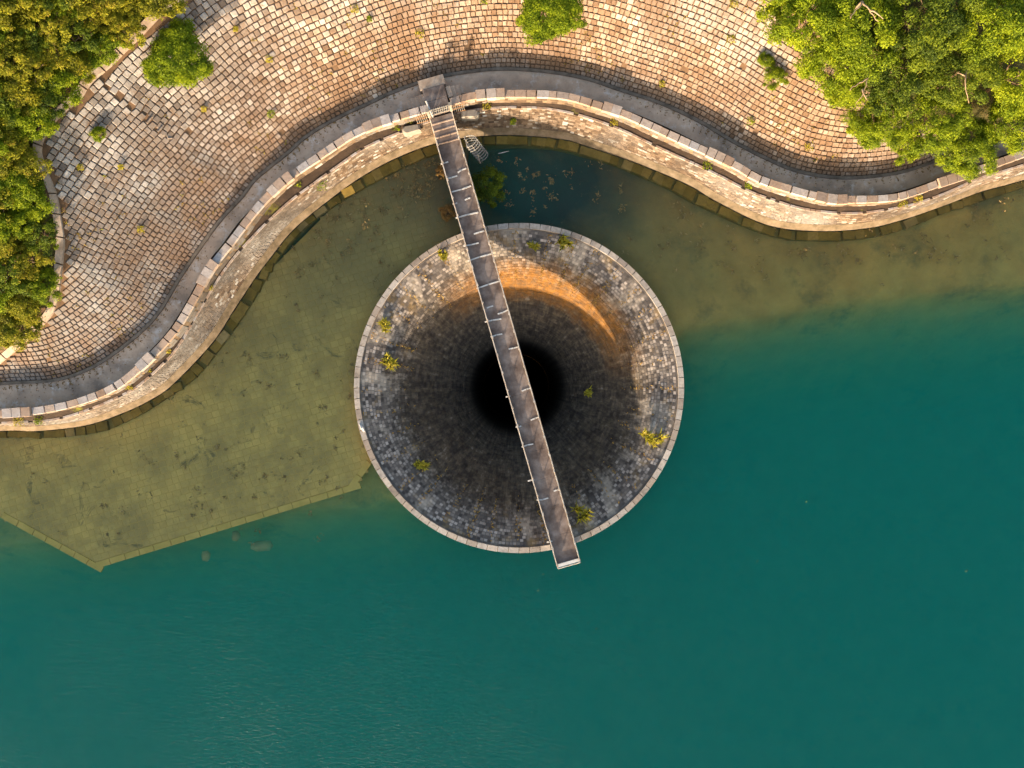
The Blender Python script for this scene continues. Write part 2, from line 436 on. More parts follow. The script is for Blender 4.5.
# ------------------------------------------------------------------ guide lines, as built on the ground
Z_FOOT, Z_ROAD, Z_PAR, Z_CREST = 3.30, 3.22, 4.30, 3.0
F_px = [(-220, 402), (-100, 393), (0, 384), (50, 381), (80, 373), (108, 358), (140, 333), (160, 311), (180, 278), (198, 251), (220, 221), (243, 196), (256, 179), (288, 153), (306, 137), (336, 119), (368, 104), (394, 92), (431, 79), (468, 72), (506, 69), (549, 72), (587, 79), (617, 89), (662, 104), (700, 122), (732, 141), (767, 159), (800, 172), (843, 178), (893, 174), (928, 164), (960, 150), (1000, 136), (1024, 128), (1100, 100), (1250, 48)]
PI_px = [(-220, 432), (-100, 420), (0, 410), (37, 407), (75, 399), (112, 384), (140, 362), (170, 330), (190, 298), (207, 267), (228, 240), (250, 211), (266, 193), (286, 175), (316, 154), (343, 136), (366, 124), (388, 116), (426, 105), (448, 99), (465, 94), (485, 91), (512, 90), (562, 92), (600, 102), (627, 111), (662, 127), (712, 150), (737, 162), (767, 178), (823, 194), (850, 196), (893, 194), (918, 187), (940, 179), (970, 169), (998, 159), (1023, 150), (1100, 122), (1250, 72)]
PO_px = [(-220, 441), (-100, 428), (0, 418), (37, 416), (75, 408), (107, 397), (135, 382), (150, 366), (177, 337), (199, 302), (216, 270), (232, 250), (252, 224), (292, 187), (321, 164), (351, 147), (368, 138), (393, 126), (428, 114), (453, 106), (482, 103), (512, 101), (562, 104), (597, 112), (624, 121), (662, 137), (712, 162), (732, 172), (767, 189), (818, 204), (850, 206), (893, 202), (943, 186), (970, 177), (998, 166), (1024, 157), (1100, 130), (1250, 82)]
CR_px = [(-220, 447), (-100, 434), (0, 424), (50, 421), (87, 411), (120, 397), (142, 384), (175, 352), (200, 311), (225, 271), (250, 241), (287, 205), (320, 180), (355, 155), (370, 146), (406, 131), (430, 122), (460, 113), (512, 108), (562, 112), (612, 127), (662, 150), (712, 173), (749, 192), (768, 199), (805, 210), (855, 214), (905, 207), (943, 195), (980, 179), (1023, 166), (1100, 140), (1250, 94)]
WB_px = [(-220, 454), (-100, 441), (0, 431), (37, 431), (87, 425), (125, 412), (150, 400), (172, 385), (212, 343), (235, 308), (255, 278), (267, 262), (292, 231), (325, 203), (361, 177), (396, 158), (433, 144), (470, 137), (512, 135), (562, 139), (587, 146), (637, 163), (687, 184), (718, 202), (768, 225), (818, 231), (868, 228), (905, 219), (943, 206), (980, 192), (1023, 180), (1100, 155), (1250, 110)]
LO_px = [(-220, 463), (-100, 449), (0, 438), (50, 438), (100, 432), (137, 417), (162, 402), (197, 377), (225, 343), (252, 304), (280, 257), (312, 223), (350, 197), (400, 170), (436, 155), (470, 147), (512, 145), (562, 150), (612, 165), (662, 186), (700, 206), (768, 235), (818, 241), (868, 238), (905, 229), (943, 214), (980, 202), (1023, 188), (1100, 163), (1250, 118)]
FOOT = smooth(WL(F_px, Z_FOOT), 0.25)
PIN = smooth(WL(PI_px, Z_PAR), 0.1)
POUT = smooth(WL(PO_px, Z_CREST), 0.1)
CREST = smooth(WL(CR_px, Z_CREST), 0.4)
WBOT = smooth(WL(WB_px, 0.0), 0.1)
LEDGE = smooth(WL(LO_px, -0.3), 0.1)
FOOT_T = tangents(FOOT)
FOOT_N = np.c_[-FOOT_T[:, 1], FOOT_T[:, 0], np.zeros(len(FOOT))]     # to the left of travel = uphill
TAN_S = math.tan(R(35))

def foot_dist(xy):
    xy = np.atleast_2d(xy)
    out = np.empty(len(xy))
    for i in range(0, len(xy), 4000):
        q = xy[i:i + 4000]
        d2 = ((q[:, None] - FOOT[None, :, :2]) ** 2).sum(2)
        j = d2.argmin(1)
        sgn = np.sign(((q - FOOT[j, :2]) * FOOT_N[j, :2]).sum(1))
        out[i:i + 4000] = np.sqrt(d2[np.arange(len(q)), j]) * sgn
    return out
def z_of_d(d):
    d = np.asarray(d, float)
    z = np.where(d > 0, Z_ROAD - 0.1 + TAN_S * np.minimum(d, 24) + 0.25 * np.maximum(d - 24, 0), Z_ROAD - 0.1)
    return z
def ground_z(x, y): return float(z_of_d(foot_dist(np.array([[x, y]])))[0])
def unproject(u, v, lift=0.0):
    """point on the hillside (raised by lift) that is seen at u,v"""
    lo, hi = 0.0, 45.0
    zs = np.linspace(hi, 2.0, 130)
    P = np.array([W(u, v, z) for z in zs])
    g = z_of_d(foot_dist(P[:, :2])) + lift
    k = np.argmax(g >= zs)
    if k == 0: return W(u, v, 3.3 + lift)
    a = (g[k] - zs[k]) / max(1e-6, (g[k] - zs[k]) - (g[k - 1] - zs[k - 1]))
    p = P[k] + (P[k - 1] - P[k]) * a
    return p
def project(P):
    s = CAM_H / (CAM_H - P[:, 2]) / K
    return np.c_[512 + P[:, 0] * s, 384 - P[:, 1] * s]
def inside(xy, poly):
    x, y = xy[:, 0], xy[:, 1]
    r = np.zeros(len(xy), bool)
    j = len(poly) - 1
    for i in range(len(poly)):
        xi, yi = poly[i][:2]; xj, yj = poly[j][:2]
        c = ((yi > y) != (yj > y)) & (x < (xj - xi) * (y - yi) / (yj - yi + 1e-12) + xi)
        r ^= c
        j = i
    return r

KERB_px = [(-60, 402), (0, 360), (25, 338), (48, 315), (56, 292), (59, 267), (61, 242), (58, 220), (54, 197), (50, 185), (43, 168), (38, 148), (45, 128), (60, 112), (78, 96), (88, 81), (110, 62), (125, 47), (142, 30), (160, 12), (180, 0), (215, -25), (260, -70)]
KERB = smooth(np.array([unproject(u, v) for u, v in KERB_px]), 0.1)
right_px = [(800, -70), (815, 0), (850, 60), (900, 115), (955, 148)]
RIGHT = np.array([unproject(u, v) for u, v in right_px])
below = [FOOT[np.argmin(((FOOT[:, :2] - RIGHT[-1, :2]) ** 2).sum(1))] + np.array((1, -4, 0)), W(512, 110, 3.3), W(330, 190, 3.3), W(200, 340, 3.3), W(100, 420, 3.3), W(-60, 430, 3.3)]
POLY = np.vstack([KERB, RIGHT, below])[:, :2]

# ------------------------------------------------------------------ hillside and stone slope
gx = np.arange(-85, 85.01, 0.5); gy = np.arange(-14, 75.01, 0.5)
GX, GY = np.meshgrid(gx, gy)
XY = np.c_[GX.ravel(), GY.ravel()]
D = foot_dist(XY)
Z = z_of_d(D)
inpoly = inside(XY, POLY)
Zh = Z + np.where(D > 1.5, 0.25 * np.sin(XY[:, 0] * .7) * np.cos(XY[:, 1] * .9), 0) * (~inpoly)
V = np.c_[XY, np.where(inpoly, Z, Zh)]
nx = len(gx)
ii, jj = np.meshgrid(np.arange(len(gy) - 1), np.arange(nx - 1), indexing='ij')
a = (ii * nx + jj).ravel()
Q = np.c_[a, a + 1, a + nx + 1, a + nx]
land = (D[Q] > -0.9).all(1)
inq = inpoly[Q].any(1)
def compact(V, Q):
    u, inv = np.unique(Q, return_inverse=True)
    return V[u], inv.reshape(Q.shape)
v_, f_ = compact(V, Q[land & ~inpoly[Q].all(1)])
link('hillside', mesh_from(v_ - np.array((0, 0, .07)), f_, 'hillside', True), M_hill, kind='structure', label='vegetated hillside around the stone slope', cat='hillside')
v_, f_ = compact(V, Q[land & inq])
slope = link('stone_slope', mesh_from(v_ - np.array((0, 0, .045)), f_, 'slope', True), M_mortar, kind='structure', label='steep stone-pitched slope above the curving road', cat='slope')

cs, sn = math.cos(math.atan(TAN_S)), math.sin(math.atan(TAN_S))
sp, sa, sb, sN, shx, shy, shz = [], [], [], [], [], [], []
j = 0
d = 0.30
while d < 31:
    course = 0.35 + 0.0125 * min(d, 13)
    Pn = FOOT + FOOT_N * d
    ok = np.abs(foot_dist(Pn[:, :2]) - d) < 0.03
    idx = np.where(ok)[0]
    runs = np.split(idx, np.where(np.diff(idx) > 1)[0] + 1)
    for run in runs:
        if len(run) < 4: continue
        Qc = Pn[run]; S = arclen(Qc)
        s = RNG.uniform(0, .5)
        while s < S[-1] - .3:
            L = RNG.uniform(0.85, 1.3) * course
            c = s + L / 2
            s += L
            p = np.array([np.interp(c, S, Qc[:, k]) for k in range(3)])
            p2 = np.array([np.interp(c + .2, S, Qc[:, k]) for k in range(3)])
            t = p2 - p
            nl = np.linalg.norm(t)
            if nl < 1e-3: continue
            t /= nl
            sp.append(p); sa.append(t); shx.append(L / 2 - RNG.uniform(.012, .04)); shy.append(course / 2 - RNG.uniform(.014, .042))
    d += course * cs
    j += 1
P = np.array(sp); A = np.array(sa); hx = np.array(shx); hy = np.array(shy)
keep = inside(P[:, :2], POLY)
dk = np.array([np.min(((KERB[::3, :2] - q) ** 2).sum(1)) for q in P[:, :2]]) ** .5
keep &= dk > 0.42
keep &= RNG.random(len(P)) > 0.002
P, A, hx, hy = P[keep], A[keep], hx[keep], hy[keep]
dd = foot_dist(P[:, :2])
P[:, 2] = z_of_d(dd)
up = np.c_[-A[:, 1], A[:, 0], np.zeros(len(A))]
flat = dd > 24
B = up * cs + np.array((0, 0, sn)); N = -up * sn + np.array((0, 0, cs))
fl = math.atan(.25)
B[flat] = up[flat] * math.cos(fl) + np.array((0, 0, math.sin(fl))); N[flat] = -up[flat] * math.sin(fl) + np.array((0, 0, math.cos(fl)))
ang = RNG.normal(0, .05, len(P))[:, None]
A, B = A * np.cos(ang) + B * np.sin(ang), B * np.cos(ang) - A * np.sin(ang)
hz = RNG.uniform(.04, .06, len(P))
P = P + N * RNG.uniform(-.012, .02, len(P))[:, None]
SLOPE_P = P.copy()
uv = project(P)
infr = (uv[:, 0] > 4) & (uv[:, 0] < 1020) & (uv[:, 1] > 4) & (uv[:, 1] < 400)
hide = ((uv[:, 0] - 178) ** 2 + (uv[:, 1] - 55) ** 2 < 34 ** 2) | ((uv[:, 0] - 549) ** 2 + (uv[:, 1] - 18) ** 2 < 38 ** 2) | (uv[:, 0] > 780)
size = np.where(infr & ~hide, P[:, 2] + hx * 6, -99)
big = np.argsort(-size)[:300]
mask = np.ones(len(P), bool); mask[big] = False
link('joined_stones', stones_mesh(P[mask], A[mask], B[mask], N[mask], hx[mask], hy[mask], hz[mask], shape='round'), M_slope_joined, slope, kind='stuff')
for i in big:
    put_stone('stone', P[i], A[i], B[i], N[i], hx[i], hy[i], hz[i], M_slope_single, slope, 'round')
# pale kerb along the top of the slope
S = arclen(KERB); KT = tangents(KERB)
s = 0.0
while s < S[-1] - 1.4:
    L = random.uniform(1.3, 1.9)
    sel = (S >= s + .0) & (S <= s + L)
    pts = KERB[sel]
    if len(pts) > 1:
        t = KT[sel]; nn = np.c_[-t[:, 1], t[:, 0], np.zeros(len(t))]; nn /= np.linalg.norm(nn, axis=1)[:, None]
        w0, w1 = pts - nn * .19, pts + nn * .19
        for w in (w0, w1): w[:, 2] = z_of_d(foot_dist(w[:, :2]))
        h = random.uniform(.14, .17)
        top0, top1 = w0 + (0, 0, h), w1 + (0, 0, h)
        v_, f_ = loft([w0 - (0, 0, .2), top0, top1, w1 - (0, 0, .2)], True)
        link('kerb_stone', mesh_from(v_, f_), M_kerb, slope)
    s += L

# ------------------------------------------------------------------ road
fr = FOOT[::2]
ri = nearest(fr, PIN)
ri2 = ri.copy(); ri2[:, 2] = Z_ROAD
fr2 = fr.copy(); fr2[:, 2] = Z_ROAD
dirr = ri2 - fr2; dirr /= np.linalg.norm(dirr, axis=1)[:, None]
v_, f_ = loft([fr2 - dirr * .15, fr2 + (ri2 - fr2) * .5 + (0, 0, .02), ri2 + dirr * .4])
road = link('road', mesh_from(v_, f_, 'road', True), M_road, kind='structure', label='narrow grey concrete road curving along the foot of the slope', cat='road')
kz = np.array((0, 0, .16))
v_, f_ = loft([fr2 - dirr * .12 - kz, fr2 - dirr * .12 + kz, fr2 + dirr * .10 + kz * .9, fr2 + dirr * .10 - kz], True)
link('road_kerb', mesh_from(v_, f_), M_gutter, road)

# ------------------------------------------------------------------ parapet walls (broken by the bridge landing)
PT = tangents(PIN); PS = arclen(PIN)
PNR = np.c_[PT[:, 1], -PT[:, 0], np.zeros(len(PT))]        # towards the lake
upx = project(PIN)[:, 0]
pier_px = [(18, 409), (144, 360), (207, 268), (279, 181), (377, 120), (495, 90), (614, 106), (725, 156), (836, 195), (950, 176)]
PIER_S = [PS[np.argmin(((project(PIN) - np.array(q)) ** 2).sum(1))] for q in pier_px]
def sidx(u): return PS[np.argmin(np.abs(upx - u))]
def parapet(s0, s1, label):
    mid = np.interp((s0 + s1) / 2, PS, PIN[:, 0]), np.interp((s0 + s1) / 2, PS, PIN[:, 1])
    rt = root('parapet_wall', (mid[0], mid[1], Z_CREST), label, 'wall')
    sel = np.where((PS >= s0) & (PS <= s1))[0][::4]
    p = PIN[sel]; n = PNR[sel]
    po = nearest(p + n * .7, POUT)
    bi = p + n * .08; bi[:, 2] = Z_ROAD - .3
    ti = p + n * .06; ti[:, 2] = Z_PAR - .22
    to = p + n * .46; to[:, 2] = Z_PAR - .22
    bo = po.copy(); bo[:, 2] = Z_CREST - .3
    bo_n = ((bo - p) * n).sum(1); bo += n * np.maximum(0, .54 - bo_n)[:, None]
    v_, f_ = loft([bi, ti, to, bo], True)
    link('wall_body', mesh_from(v_, f_), M_wall_core, rt)
    # masonry courses on the lake side
    pp, aa, bb, n_, h1, h2 = [], [], [], [], [], []
    for c in range(2):
        s = s0 + random.uniform(.1, .4)
        while s < s1 - .6:
            L = random.uniform(.45, .8)
            k = np.argmin(np.abs(PS[sel] - s - L / 2)); s += L
            u = (c + .5) / 2
            q0, q1 = to[k], bo[k] + np.array((0, 0, .3))
            dv = q1 - q0; ln = np.linalg.norm(dv); dv /= ln
            t = PT[sel][k]; nv = np.cross(dv, t); nv *= np.sign((nv * n[k]).sum())
            pp.append(q0 + dv * ln * u); aa.append(t); bb.append(dv); n_.append(nv); h1.append(L / 2 - .02); h2.append(ln / 4 - .02)
    pp, aa, bb, n_ = map(np.array, (pp, aa, bb, n_))
    # keep a right-handed frame
    flip = (np.cross(aa, bb) * n_).sum(1) < 0
    aa[flip] *= -1
    pp = pp - n_ * .052
    link('face_stones', stones_mesh(pp, aa, bb, n_, np.array(h1), np.array(h2), np.full(len(pp), .06)), M_wall_stone, rt, kind='stuff')
    s = s0
    while s < s1 - .25:
        pier = next((q for q in PIER_S if abs(s + .4 - q) < 1.05), None)
        L = random.uniform(.66, .78) if pier is not None else random.uniform(.62, .95)
        if s + L > s1: L = s1 - s
        c = s + L / 2; s += L
        k = np.argmin(np.abs(PS - c))
        w = .36 if pier is not None else random.uniform(.26, .275)
        z = Z_PAR - .1 + (.13 if pier is not None else random.uniform(-.02, .02))
        q = PIN[k] + PNR[k] * (.26 if pier is None else .28); 
        put_stone('coping_stone', (q[0], q[1], z), PNR[k] * -1, PT[k] * -1, (0, 0, 1), w, L / 2 - .012, .14 if pier is None else .2, M_coping, rt)
    return rt
parapet(PS[0] + 12, sidx(427), 'stone parapet wall left of the footbridge, curving beside the grey road')
parapet(sidx(449), PS[-1] - 10, 'stone parapet wall right of the footbridge, running toward the right-hand trees')

# ------------------------------------------------------------------ soil strip, shore wall, ledge
cr = CREST
po = nearest(cr, POUT).copy(); 
dirc = cr - po; dirc[:, 2] = 0; dl = np.linalg.norm(dirc, axis=1)[:, None]; dirc /= dl
a0 = po - dirc * .6; a0[:, 2] = Z_CREST + .62
a1 = po + (cr - po) * .35; a1[:, 2] = Z_CREST + .12
a2 = cr - dirc * .05; a2[:, 2] = Z_CREST - .08
v_, f_ = loft([a0, a1, a2])
link('soil_strip', mesh_from(v_, f_, 'soil', True), M_soil, kind='structure', label='dark soil strip between parapet and shore wall', cat='soil')
wb = nearest(cr, WBOT); lo = nearest(cr, LEDGE)
wall = root('shore_wall', (0, 20.5, 0), 'battered stone shore wall curving along the shallow water', 'wall')
wd = wb - cr; 
hn = wd.copy(); hn[:, 2] = 0; hn /= np.linalg.norm(hn, axis=1)[:, None] + 1e-9
band_top = wb - hn * .42; band_top[:, 2] = .55
back = cr - hn * .5
b0 = back.copy(); b0[:, 2] = Z_CREST - .15
b1 = back.copy(); b1[:, 2] = -1.5
cl = cr.copy(); cl[:, 2] = Z_CREST - .02
v_, f_ = loft([b1, b0, cl, band_top - hn * .03, band_top - hn * .03 - (0, 0, 2.0)], True)
link('wall_body', mesh_from(v_, f_), M_wall_core, wall)
wbo = wb.copy(); wbo[:, 2] = .02
v_, f_ = loft([band_top - hn * .25 + (0, 0, -.02), band_top + hn * .03, wbo, wbo - (0, 0, 1.6), band_top - hn * .25 - (0, 0, 1.6)], True)
link('footing', mesh_from(v_, f_), M_footing, wall)
# masonry face
CS = arclen(cr); CT = tangents(cr)
pp, aa, bb, n_, h1, h2 = [], [], [], [], [], []
courses = 11
for c in range(courses):
    s = random.uniform(0, .5)
    while s < CS[-1] - .8:
        L = random.uniform(.2, .48); m_ = s + L / 2; s += L
        k = min(len(CS) - 2, int(np.searchsorted(CS, m_)) - 1); fr_ = (m_ - CS[k]) / (CS[k + 1] - CS[k])
        p0 = cr[k] * (1 - fr_) + cr[k + 1] * fr_; p1 = band_top[k] * (1 - fr_) + band_top[k + 1] * fr_
        if not (-60 < project(p0[None])[0, 0] < 1090): continue
        dv = p1 - p0; ln = np.linalg.norm(dv); dv /= ln
        t = CT[k]; nv = np.cross(t, dv); nv /= np.linalg.norm(nv)
        if (nv * hn[k]).sum() < 0: nv = -nv
        b_ = np.cross(nv, t)
        pp.append(p0 + dv * ln * (c + .5) / courses); aa.append(t); bb.append(b_); n_.append(nv)
        h1.append(L / 2 - .01); h2.append(ln / courses / 2 - .008)
pp, aa, bb, n_ = map(np.array, (pp, aa, bb, n_))
pp = pp - n_ * RNG.uniform(.012, .024, len(pp))[:, None]       # almost flush, joints slightly recessed
link('face_stones', stones_mesh(pp, aa, bb, n_, np.array(h1), np.array(h2), np.full(len(pp), .03), shape='slab'), M_wall_stone, wall, kind='stuff')
s = 0.2
while s < CS[-1] - .6:                                   # crest blocks
    L = random.uniform(.35, .6); k = min(len(CS) - 2, int(np.searchsorted(CS, s + L / 2))); s += L
    if not (-40 < project(cr[k][None])[0, 0] < 1064): continue
    q = cr[k] - hn[k] * .07
    put_stone('crest_stone', (q[0], q[1], Z_CREST - .03), CT[k], np.cross((0, 0, 1), CT[k]), (0, 0, 1), L / 2 - .012, .085, random.uniform(.05, .08), M_coping, wall)
# submerged ledge at the wall foot
lin = wb - hn * .3; lin[:, 2] = -.32
lo2 = lo.copy(); lo2[:, 2] = -.34
v_, f_ = loft([lin, lo2, lo2 - (0, 0, 1.6)])
link('ledge_body', mesh_from(v_, f_), M_ledge_core, wall)
s = 0.2
while s < CS[-1] - .8:
    L = random.uniform(.75, 1.15); k = min(len(CS) - 2, int(np.searchsorted(CS, s + L / 2))); s += L
    if not (-20 < project(lo[k][None])[0, 0] < 1044): continue
    g = lo2[k] - wb[k]; g[2] = 0; w = np.linalg.norm(g)
    if w < .3: continue
    g /= w; tt = np.cross((0, 0, 1), g)
    hw = (w - .05) / 2
    q = wb[k] + g * (w / 2 + .02)
    zt = random.uniform(-.02, .03) if random.random() < .9 or project(lo[k][None])[0, 0] > 420 else random.uniform(.09, .13)
    put_stone('ledge_stone', (q[0], q[1], -.30 + zt), g, tt, (0, 0, 1), hw, L / 2 - .012, .22, M_ledge, wall)

# ------------------------------------------------------------------ lake bed, terrace, water
lx = np.arange(-110, 110.1, 1.0); ly = np.arange(-90, 34.1, 1.0)
lx = np.unique(np.concatenate([lx, np.arange(-45, 45, .5)])); ly = np.unique(np.concatenate([ly, np.arange(-20, 30, .5)]))
LX, LY = np.meshgrid(lx, ly)
u_ = 512 + LX / K; v_px = 384 - LY / K
edge = np.interp(u_, [-900, 0, 354, 440, 519, 600, 690, 760, 850, 940, 1024, 1900], [440, 430, 470, 400, 400, 390, 312, 300, 285, 275, 268, 190])
dist_s = (v_px - edge) * K
LZ = -0.6 - 0.22 * np.clip(dist_s, 0, 1.2) - 1.3 * np.maximum(dist_s - 1.2, 0)
left = u_ < 440
LZl = -2.0 - 0.16 * np.clip((v_px - 460) * K, 0, 6) - 1.2 * np.maximum((v_px - 525 + (u_ - 200) * .12) * K, 0)
wl = np.clip((u_ - 380) / 260, 0, 1); wl = wl * wl * (3 - 2 * wl)
LZ = np.minimum(LZl, -1.45) * (1 - wl) + LZ * wl
LZ += .10 * np.sin(LX * .8 + 1.3 * np.sin(LY * .5)) * np.cos(LY * .7) + .06 * np.sin(LX * 2.1 + LY * 1.7)
LZ = np.maximum(LZ, -15.5)
bv = np.c_[LX.ravel(), LY.ravel(), LZ.ravel()]
n_l = len(lx)
ii, jj = np.meshgrid(np.arange(len(ly) - 1), np.arange(n_l - 1), indexing='ij')
a = (ii * n_l + jj).ravel()
bq = np.c_[a, a + 1, a + n_l + 1, a + n_l]
rr = np.hypot(bv[:, 0] - RCX, bv[:, 1] - RCY)
bq = bq[(rr[bq] > 12.3).all(1)]
v_, f_ = compact(bv, bq)
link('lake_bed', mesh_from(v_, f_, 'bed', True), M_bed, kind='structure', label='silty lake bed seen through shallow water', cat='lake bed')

TZ = -0.4
terr_px = [(-60, 428), (-60, 482), (0, 517), (95, 569), (352, 491), (373, 462), (362, 420), (358, 380), (372, 330), (410, 268), (460, 232), (470, 140), (360, 180), (250, 290), (170, 390), (60, 432)]
TP = WL(terr_px, TZ)
n = len(TP)
tv = list(TP) + [p - (0, 0, 1.5) + np.array((0, 0, 0)) for p in TP]
tf = [tuple(range(n))] + [(i, n + i, n + (i + 1) % n, (i + 1) % n) for i in range(n)]
me = mesh_from(tv, tf)
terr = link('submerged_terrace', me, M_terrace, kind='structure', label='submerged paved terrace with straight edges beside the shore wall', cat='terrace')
e1, e2 = W(95, 569, TZ), W(352, 491, TZ)
ax = e2 - e1; ax /= np.linalg.norm(ax); ay = np.array((-ax[1], ax[0], 0))
pp, h1 = [], []
for r_ in range(0, 62):
    s = -28 + random.uniform(0, .5)
    while s < 50:
        L = random.uniform(.45, .7)
        pp.append(e1 + ax * (s + L / 2) + ay * (.28 + r_ * .52)); h1.append(L / 2 - .014); s += L
pp = np.array(pp); h1 = np.array(h1)
k_ = inside(pp[:, :2], TP)
for o_ in ((.2, 0), (-.2, 0), (0, .2), (0, -.2)): k_ &= inside(pp[:, :2] + np.array(o_), TP)
bury = (pp - e1) @ ay                                   # silt buries the paving towards the shore
k_ &= (bury + RNG.normal(0, 2.2, len(pp))) < 60
pp, h1 = pp[k_], h1[k_]; pp[:, 2] = TZ
n = len(pp)
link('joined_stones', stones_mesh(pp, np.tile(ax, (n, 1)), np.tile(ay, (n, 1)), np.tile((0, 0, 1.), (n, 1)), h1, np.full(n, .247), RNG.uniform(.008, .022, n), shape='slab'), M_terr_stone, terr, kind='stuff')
def edge_strip(p, q, w=.5):
    p, q = np.array(p), np.array(q); d_ = q - p; L = np.linalg.norm(d_); d_ /= L; nrm = np.array((-d_[1], d_[0], 0))
    s = .1
    while s < L - .4:
        l = random.uniform(1.1, 1.5); c = p + d_ * (s + l / 2) + nrm * w / 2; s += l
        put_stone('edge_stone', (c[0], c[1], TZ + .02), d_, nrm, (0, 0, 1), l / 2 - .015, w / 2, .06, M_terr_edge, terr)
edge_strip(TP[2], TP[3]); edge_strip(TP[3], TP[4]); edge_strip(TP[4], TP[5])

# water body: ring-shaped so the spillway stands dry inside
ths = np.linspace(0, 2 * math.pi, 129)[:-1]
rings = [12.7, 13.5, 16, 22, 32, 48, 70, 105]
wv = []
for z in (0.0, -16.0):
    for r_ in rings:
        wv += [(RCX + r_ * math.cos(t), RCY + r_ * math.sin(t), z) for t in ths]
n, m_ = 128, len(rings)
wf = []
for i in range(m_ - 1):
    for k in range(n):
        a_, b_, c_, d_ = i * n + k, (i + 1) * n + k, (i + 1) * n + (k + 1) % n, i * n + (k + 1) % n
        wf.append((a_, b_, c_, d_)); o_ = m_ * n
        wf.append((o_ + d_, o_ + c_, o_ + b_, o_ + a_))
for k in range(n):
    k1 = (k + 1) % n; o_ = m_ * n; e_ = (m_ - 1) * n
    wf.append((k, k1, o_ + k1, o_ + k)); wf.append((e_ + k1, e_ + k, o_ + e_ + k, o_ + e_ + k1))
M_water, nt, b = new_mat('lake_water')
nt.nodes.remove(b)
out = nt.nodes['Material Output']
gl = node(nt, 'ShaderNodeBsdfGlossy', Roughness=0.34)
tr = node(nt, 'ShaderNodeBsdfTransparent')
fz = node(nt, 'ShaderNodeFresnel', IOR=1.22)
ms = nt.nodes.new('ShaderNodeMixShader')
mp = node(nt, 'ShaderNodeMapping'); mp.inputs['Rotation'].default_value = (0, 0, R(25)); mp.inputs['Scale'].default_value = (1, 2.6, 1)
nt.links.new(pos(nt), mp.inputs['Vector'])
w1 = noise(nt, 2.3, 3, 0.55, mp.outputs[0], 0.6); w2 = noise(nt, 0.12, 2)
bp = node(nt, 'ShaderNodeBump', Strength=0.4, Distance=0.22)
nt.links.new(math_n(nt, 'MULTIPLY', w1, math_n(nt, 'ADD', w2, .2)), bp.inputs['Height'])
nt.links.new(bp.outputs['Normal'], gl.inputs['Normal']); nt.links.new(bp.outputs['Normal'], fz.inputs['Normal'])
nt.links.new(fz.outputs[0], ms.inputs[0]); nt.links.new(tr.outputs[0], ms.inputs[1]); nt.links.new(gl.outputs[0], ms.inputs[2])
nt.links.new(ms.outputs[0], out.inputs['Surface'])
sigma_s = np.array((0.0003, 0.092, 0.060)); sigma_a = np.array((0.16, 0.023, 0.034))
ds = sigma_s.max(); da = sigma_a.max()
vs = node(nt, 'ShaderNodeVolumeScatter', Density=float(ds)); vs.inputs['Color'].default_value = (*(sigma_s / ds), 1)
va = node(nt, 'ShaderNodeVolumeAbsorption', Density=float(da)); va.inputs['Color'].default_value = (*(1 - sigma_a / da), 1)
ad = nt.nodes.new('ShaderNodeAddShader')
nt.links.new(vs.outputs[0], ad.inputs[0]); nt.links.new(va.outputs[0], ad.inputs[1]); nt.links.new(ad.outputs[0], out.inputs['Volume'])
link('water', mesh_from(wv, wf, 'water'), M_water, kind='structure', label='still turquoise reservoir water', cat='water')

# ------------------------------------------------------------------ bellmouth spillway
spill = root('bellmouth_spillway', (RCX, RCY, 0), 'round stone bellmouth spillway with dark central shaft', 'spillway')
PROF = [(12.5, 1.05), (11.9, .9), (11.0, .6), (10.3, .2), (9.7, -.25), (9.15, -.85), (8.6, -1.5), (8.0, -2.3), (7.2, -3.5), (6.4, -4.8), (5.6, -6.3), (5.0, -7.7), (4.6, -8.8), (4.42, -9.5), (4.38, -10.5), (4.38, -45)]
pr = np.array(PROF); prs = np.concatenate([[0], np.cumsum(np.linalg.norm(np.diff(pr, axis=0), axis=1))])
def prof(s): return np.interp(s, prs, pr[:, 0]), np.interp(s, prs, pr[:, 1])
def lathe(profile, seg=192):
    v, f = [], []
    for k in range(seg):
        t = 2 * math.pi * k / seg
        v += [(RCX + r * math.cos(t), RCY + r * math.sin(t), z) for r, z in profile]
    m = len(profile)
    for k in range(seg):
        k1 = (k + 1) % seg
        f += [(k * m + i, k * m + i + 1, k1 * m + i + 1, k1 * m + i) for i in range(m - 1)]
    return v, f
fine = [prof(s) for s in np.concatenate([np.linspace(0, prs[-3], 70), np.linspace(prs[-3], prs[-1], 12)[1:]])]
v_, f_ = lathe(fine)
f_ = [q[::-1] for q in f_]
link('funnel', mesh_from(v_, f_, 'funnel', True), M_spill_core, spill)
v_, f_ = lathe([(12.45, 1.02), (RO - .06, 1.02), (RO - .06, -14)])
link('outer_wall', mesh_from(v_, f_, 'ow'), M_wall_core, spill)
# courses of small blocks
pp, aa, bb, n_, h1, h2 = [], [], [], [], [], []
s = .12
ci = 0
while s < 12.6:
    h = .245 if s < 4.4 else .36
    r_, z_ = prof(s + h / 2); r2, z2 = prof(s + h / 2 + .05)
    dr, dz = r2 - r_, z2 - z_; l_ = math.hypot(dr, dz); dr /= l_; dz /= l_
    cnt = int(2 * math.pi * r_ / (.29 if s < 4.4 else .46))
    off = random.random()
    for k in range(cnt):
        t = 2 * math.pi * (k + off + random.uniform(-.08, .08)) / cnt
        ct, st_ = math.cos(t), math.sin(t)
        pp.append((RCX + r_ * ct, RCY + r_ * st_, z_)); aa.append((-st_, ct, 0)); bb.append((-dr * -ct, -dr * -st_, dz))
        n_.append((-(-dz) * ct * -1 if False else 0, 0, 0)); h1.append(math.pi * r_ / cnt - .022); h2.append(h / 2 - (.022 if s < 4.4 else .03))
    s += h; ci += 1
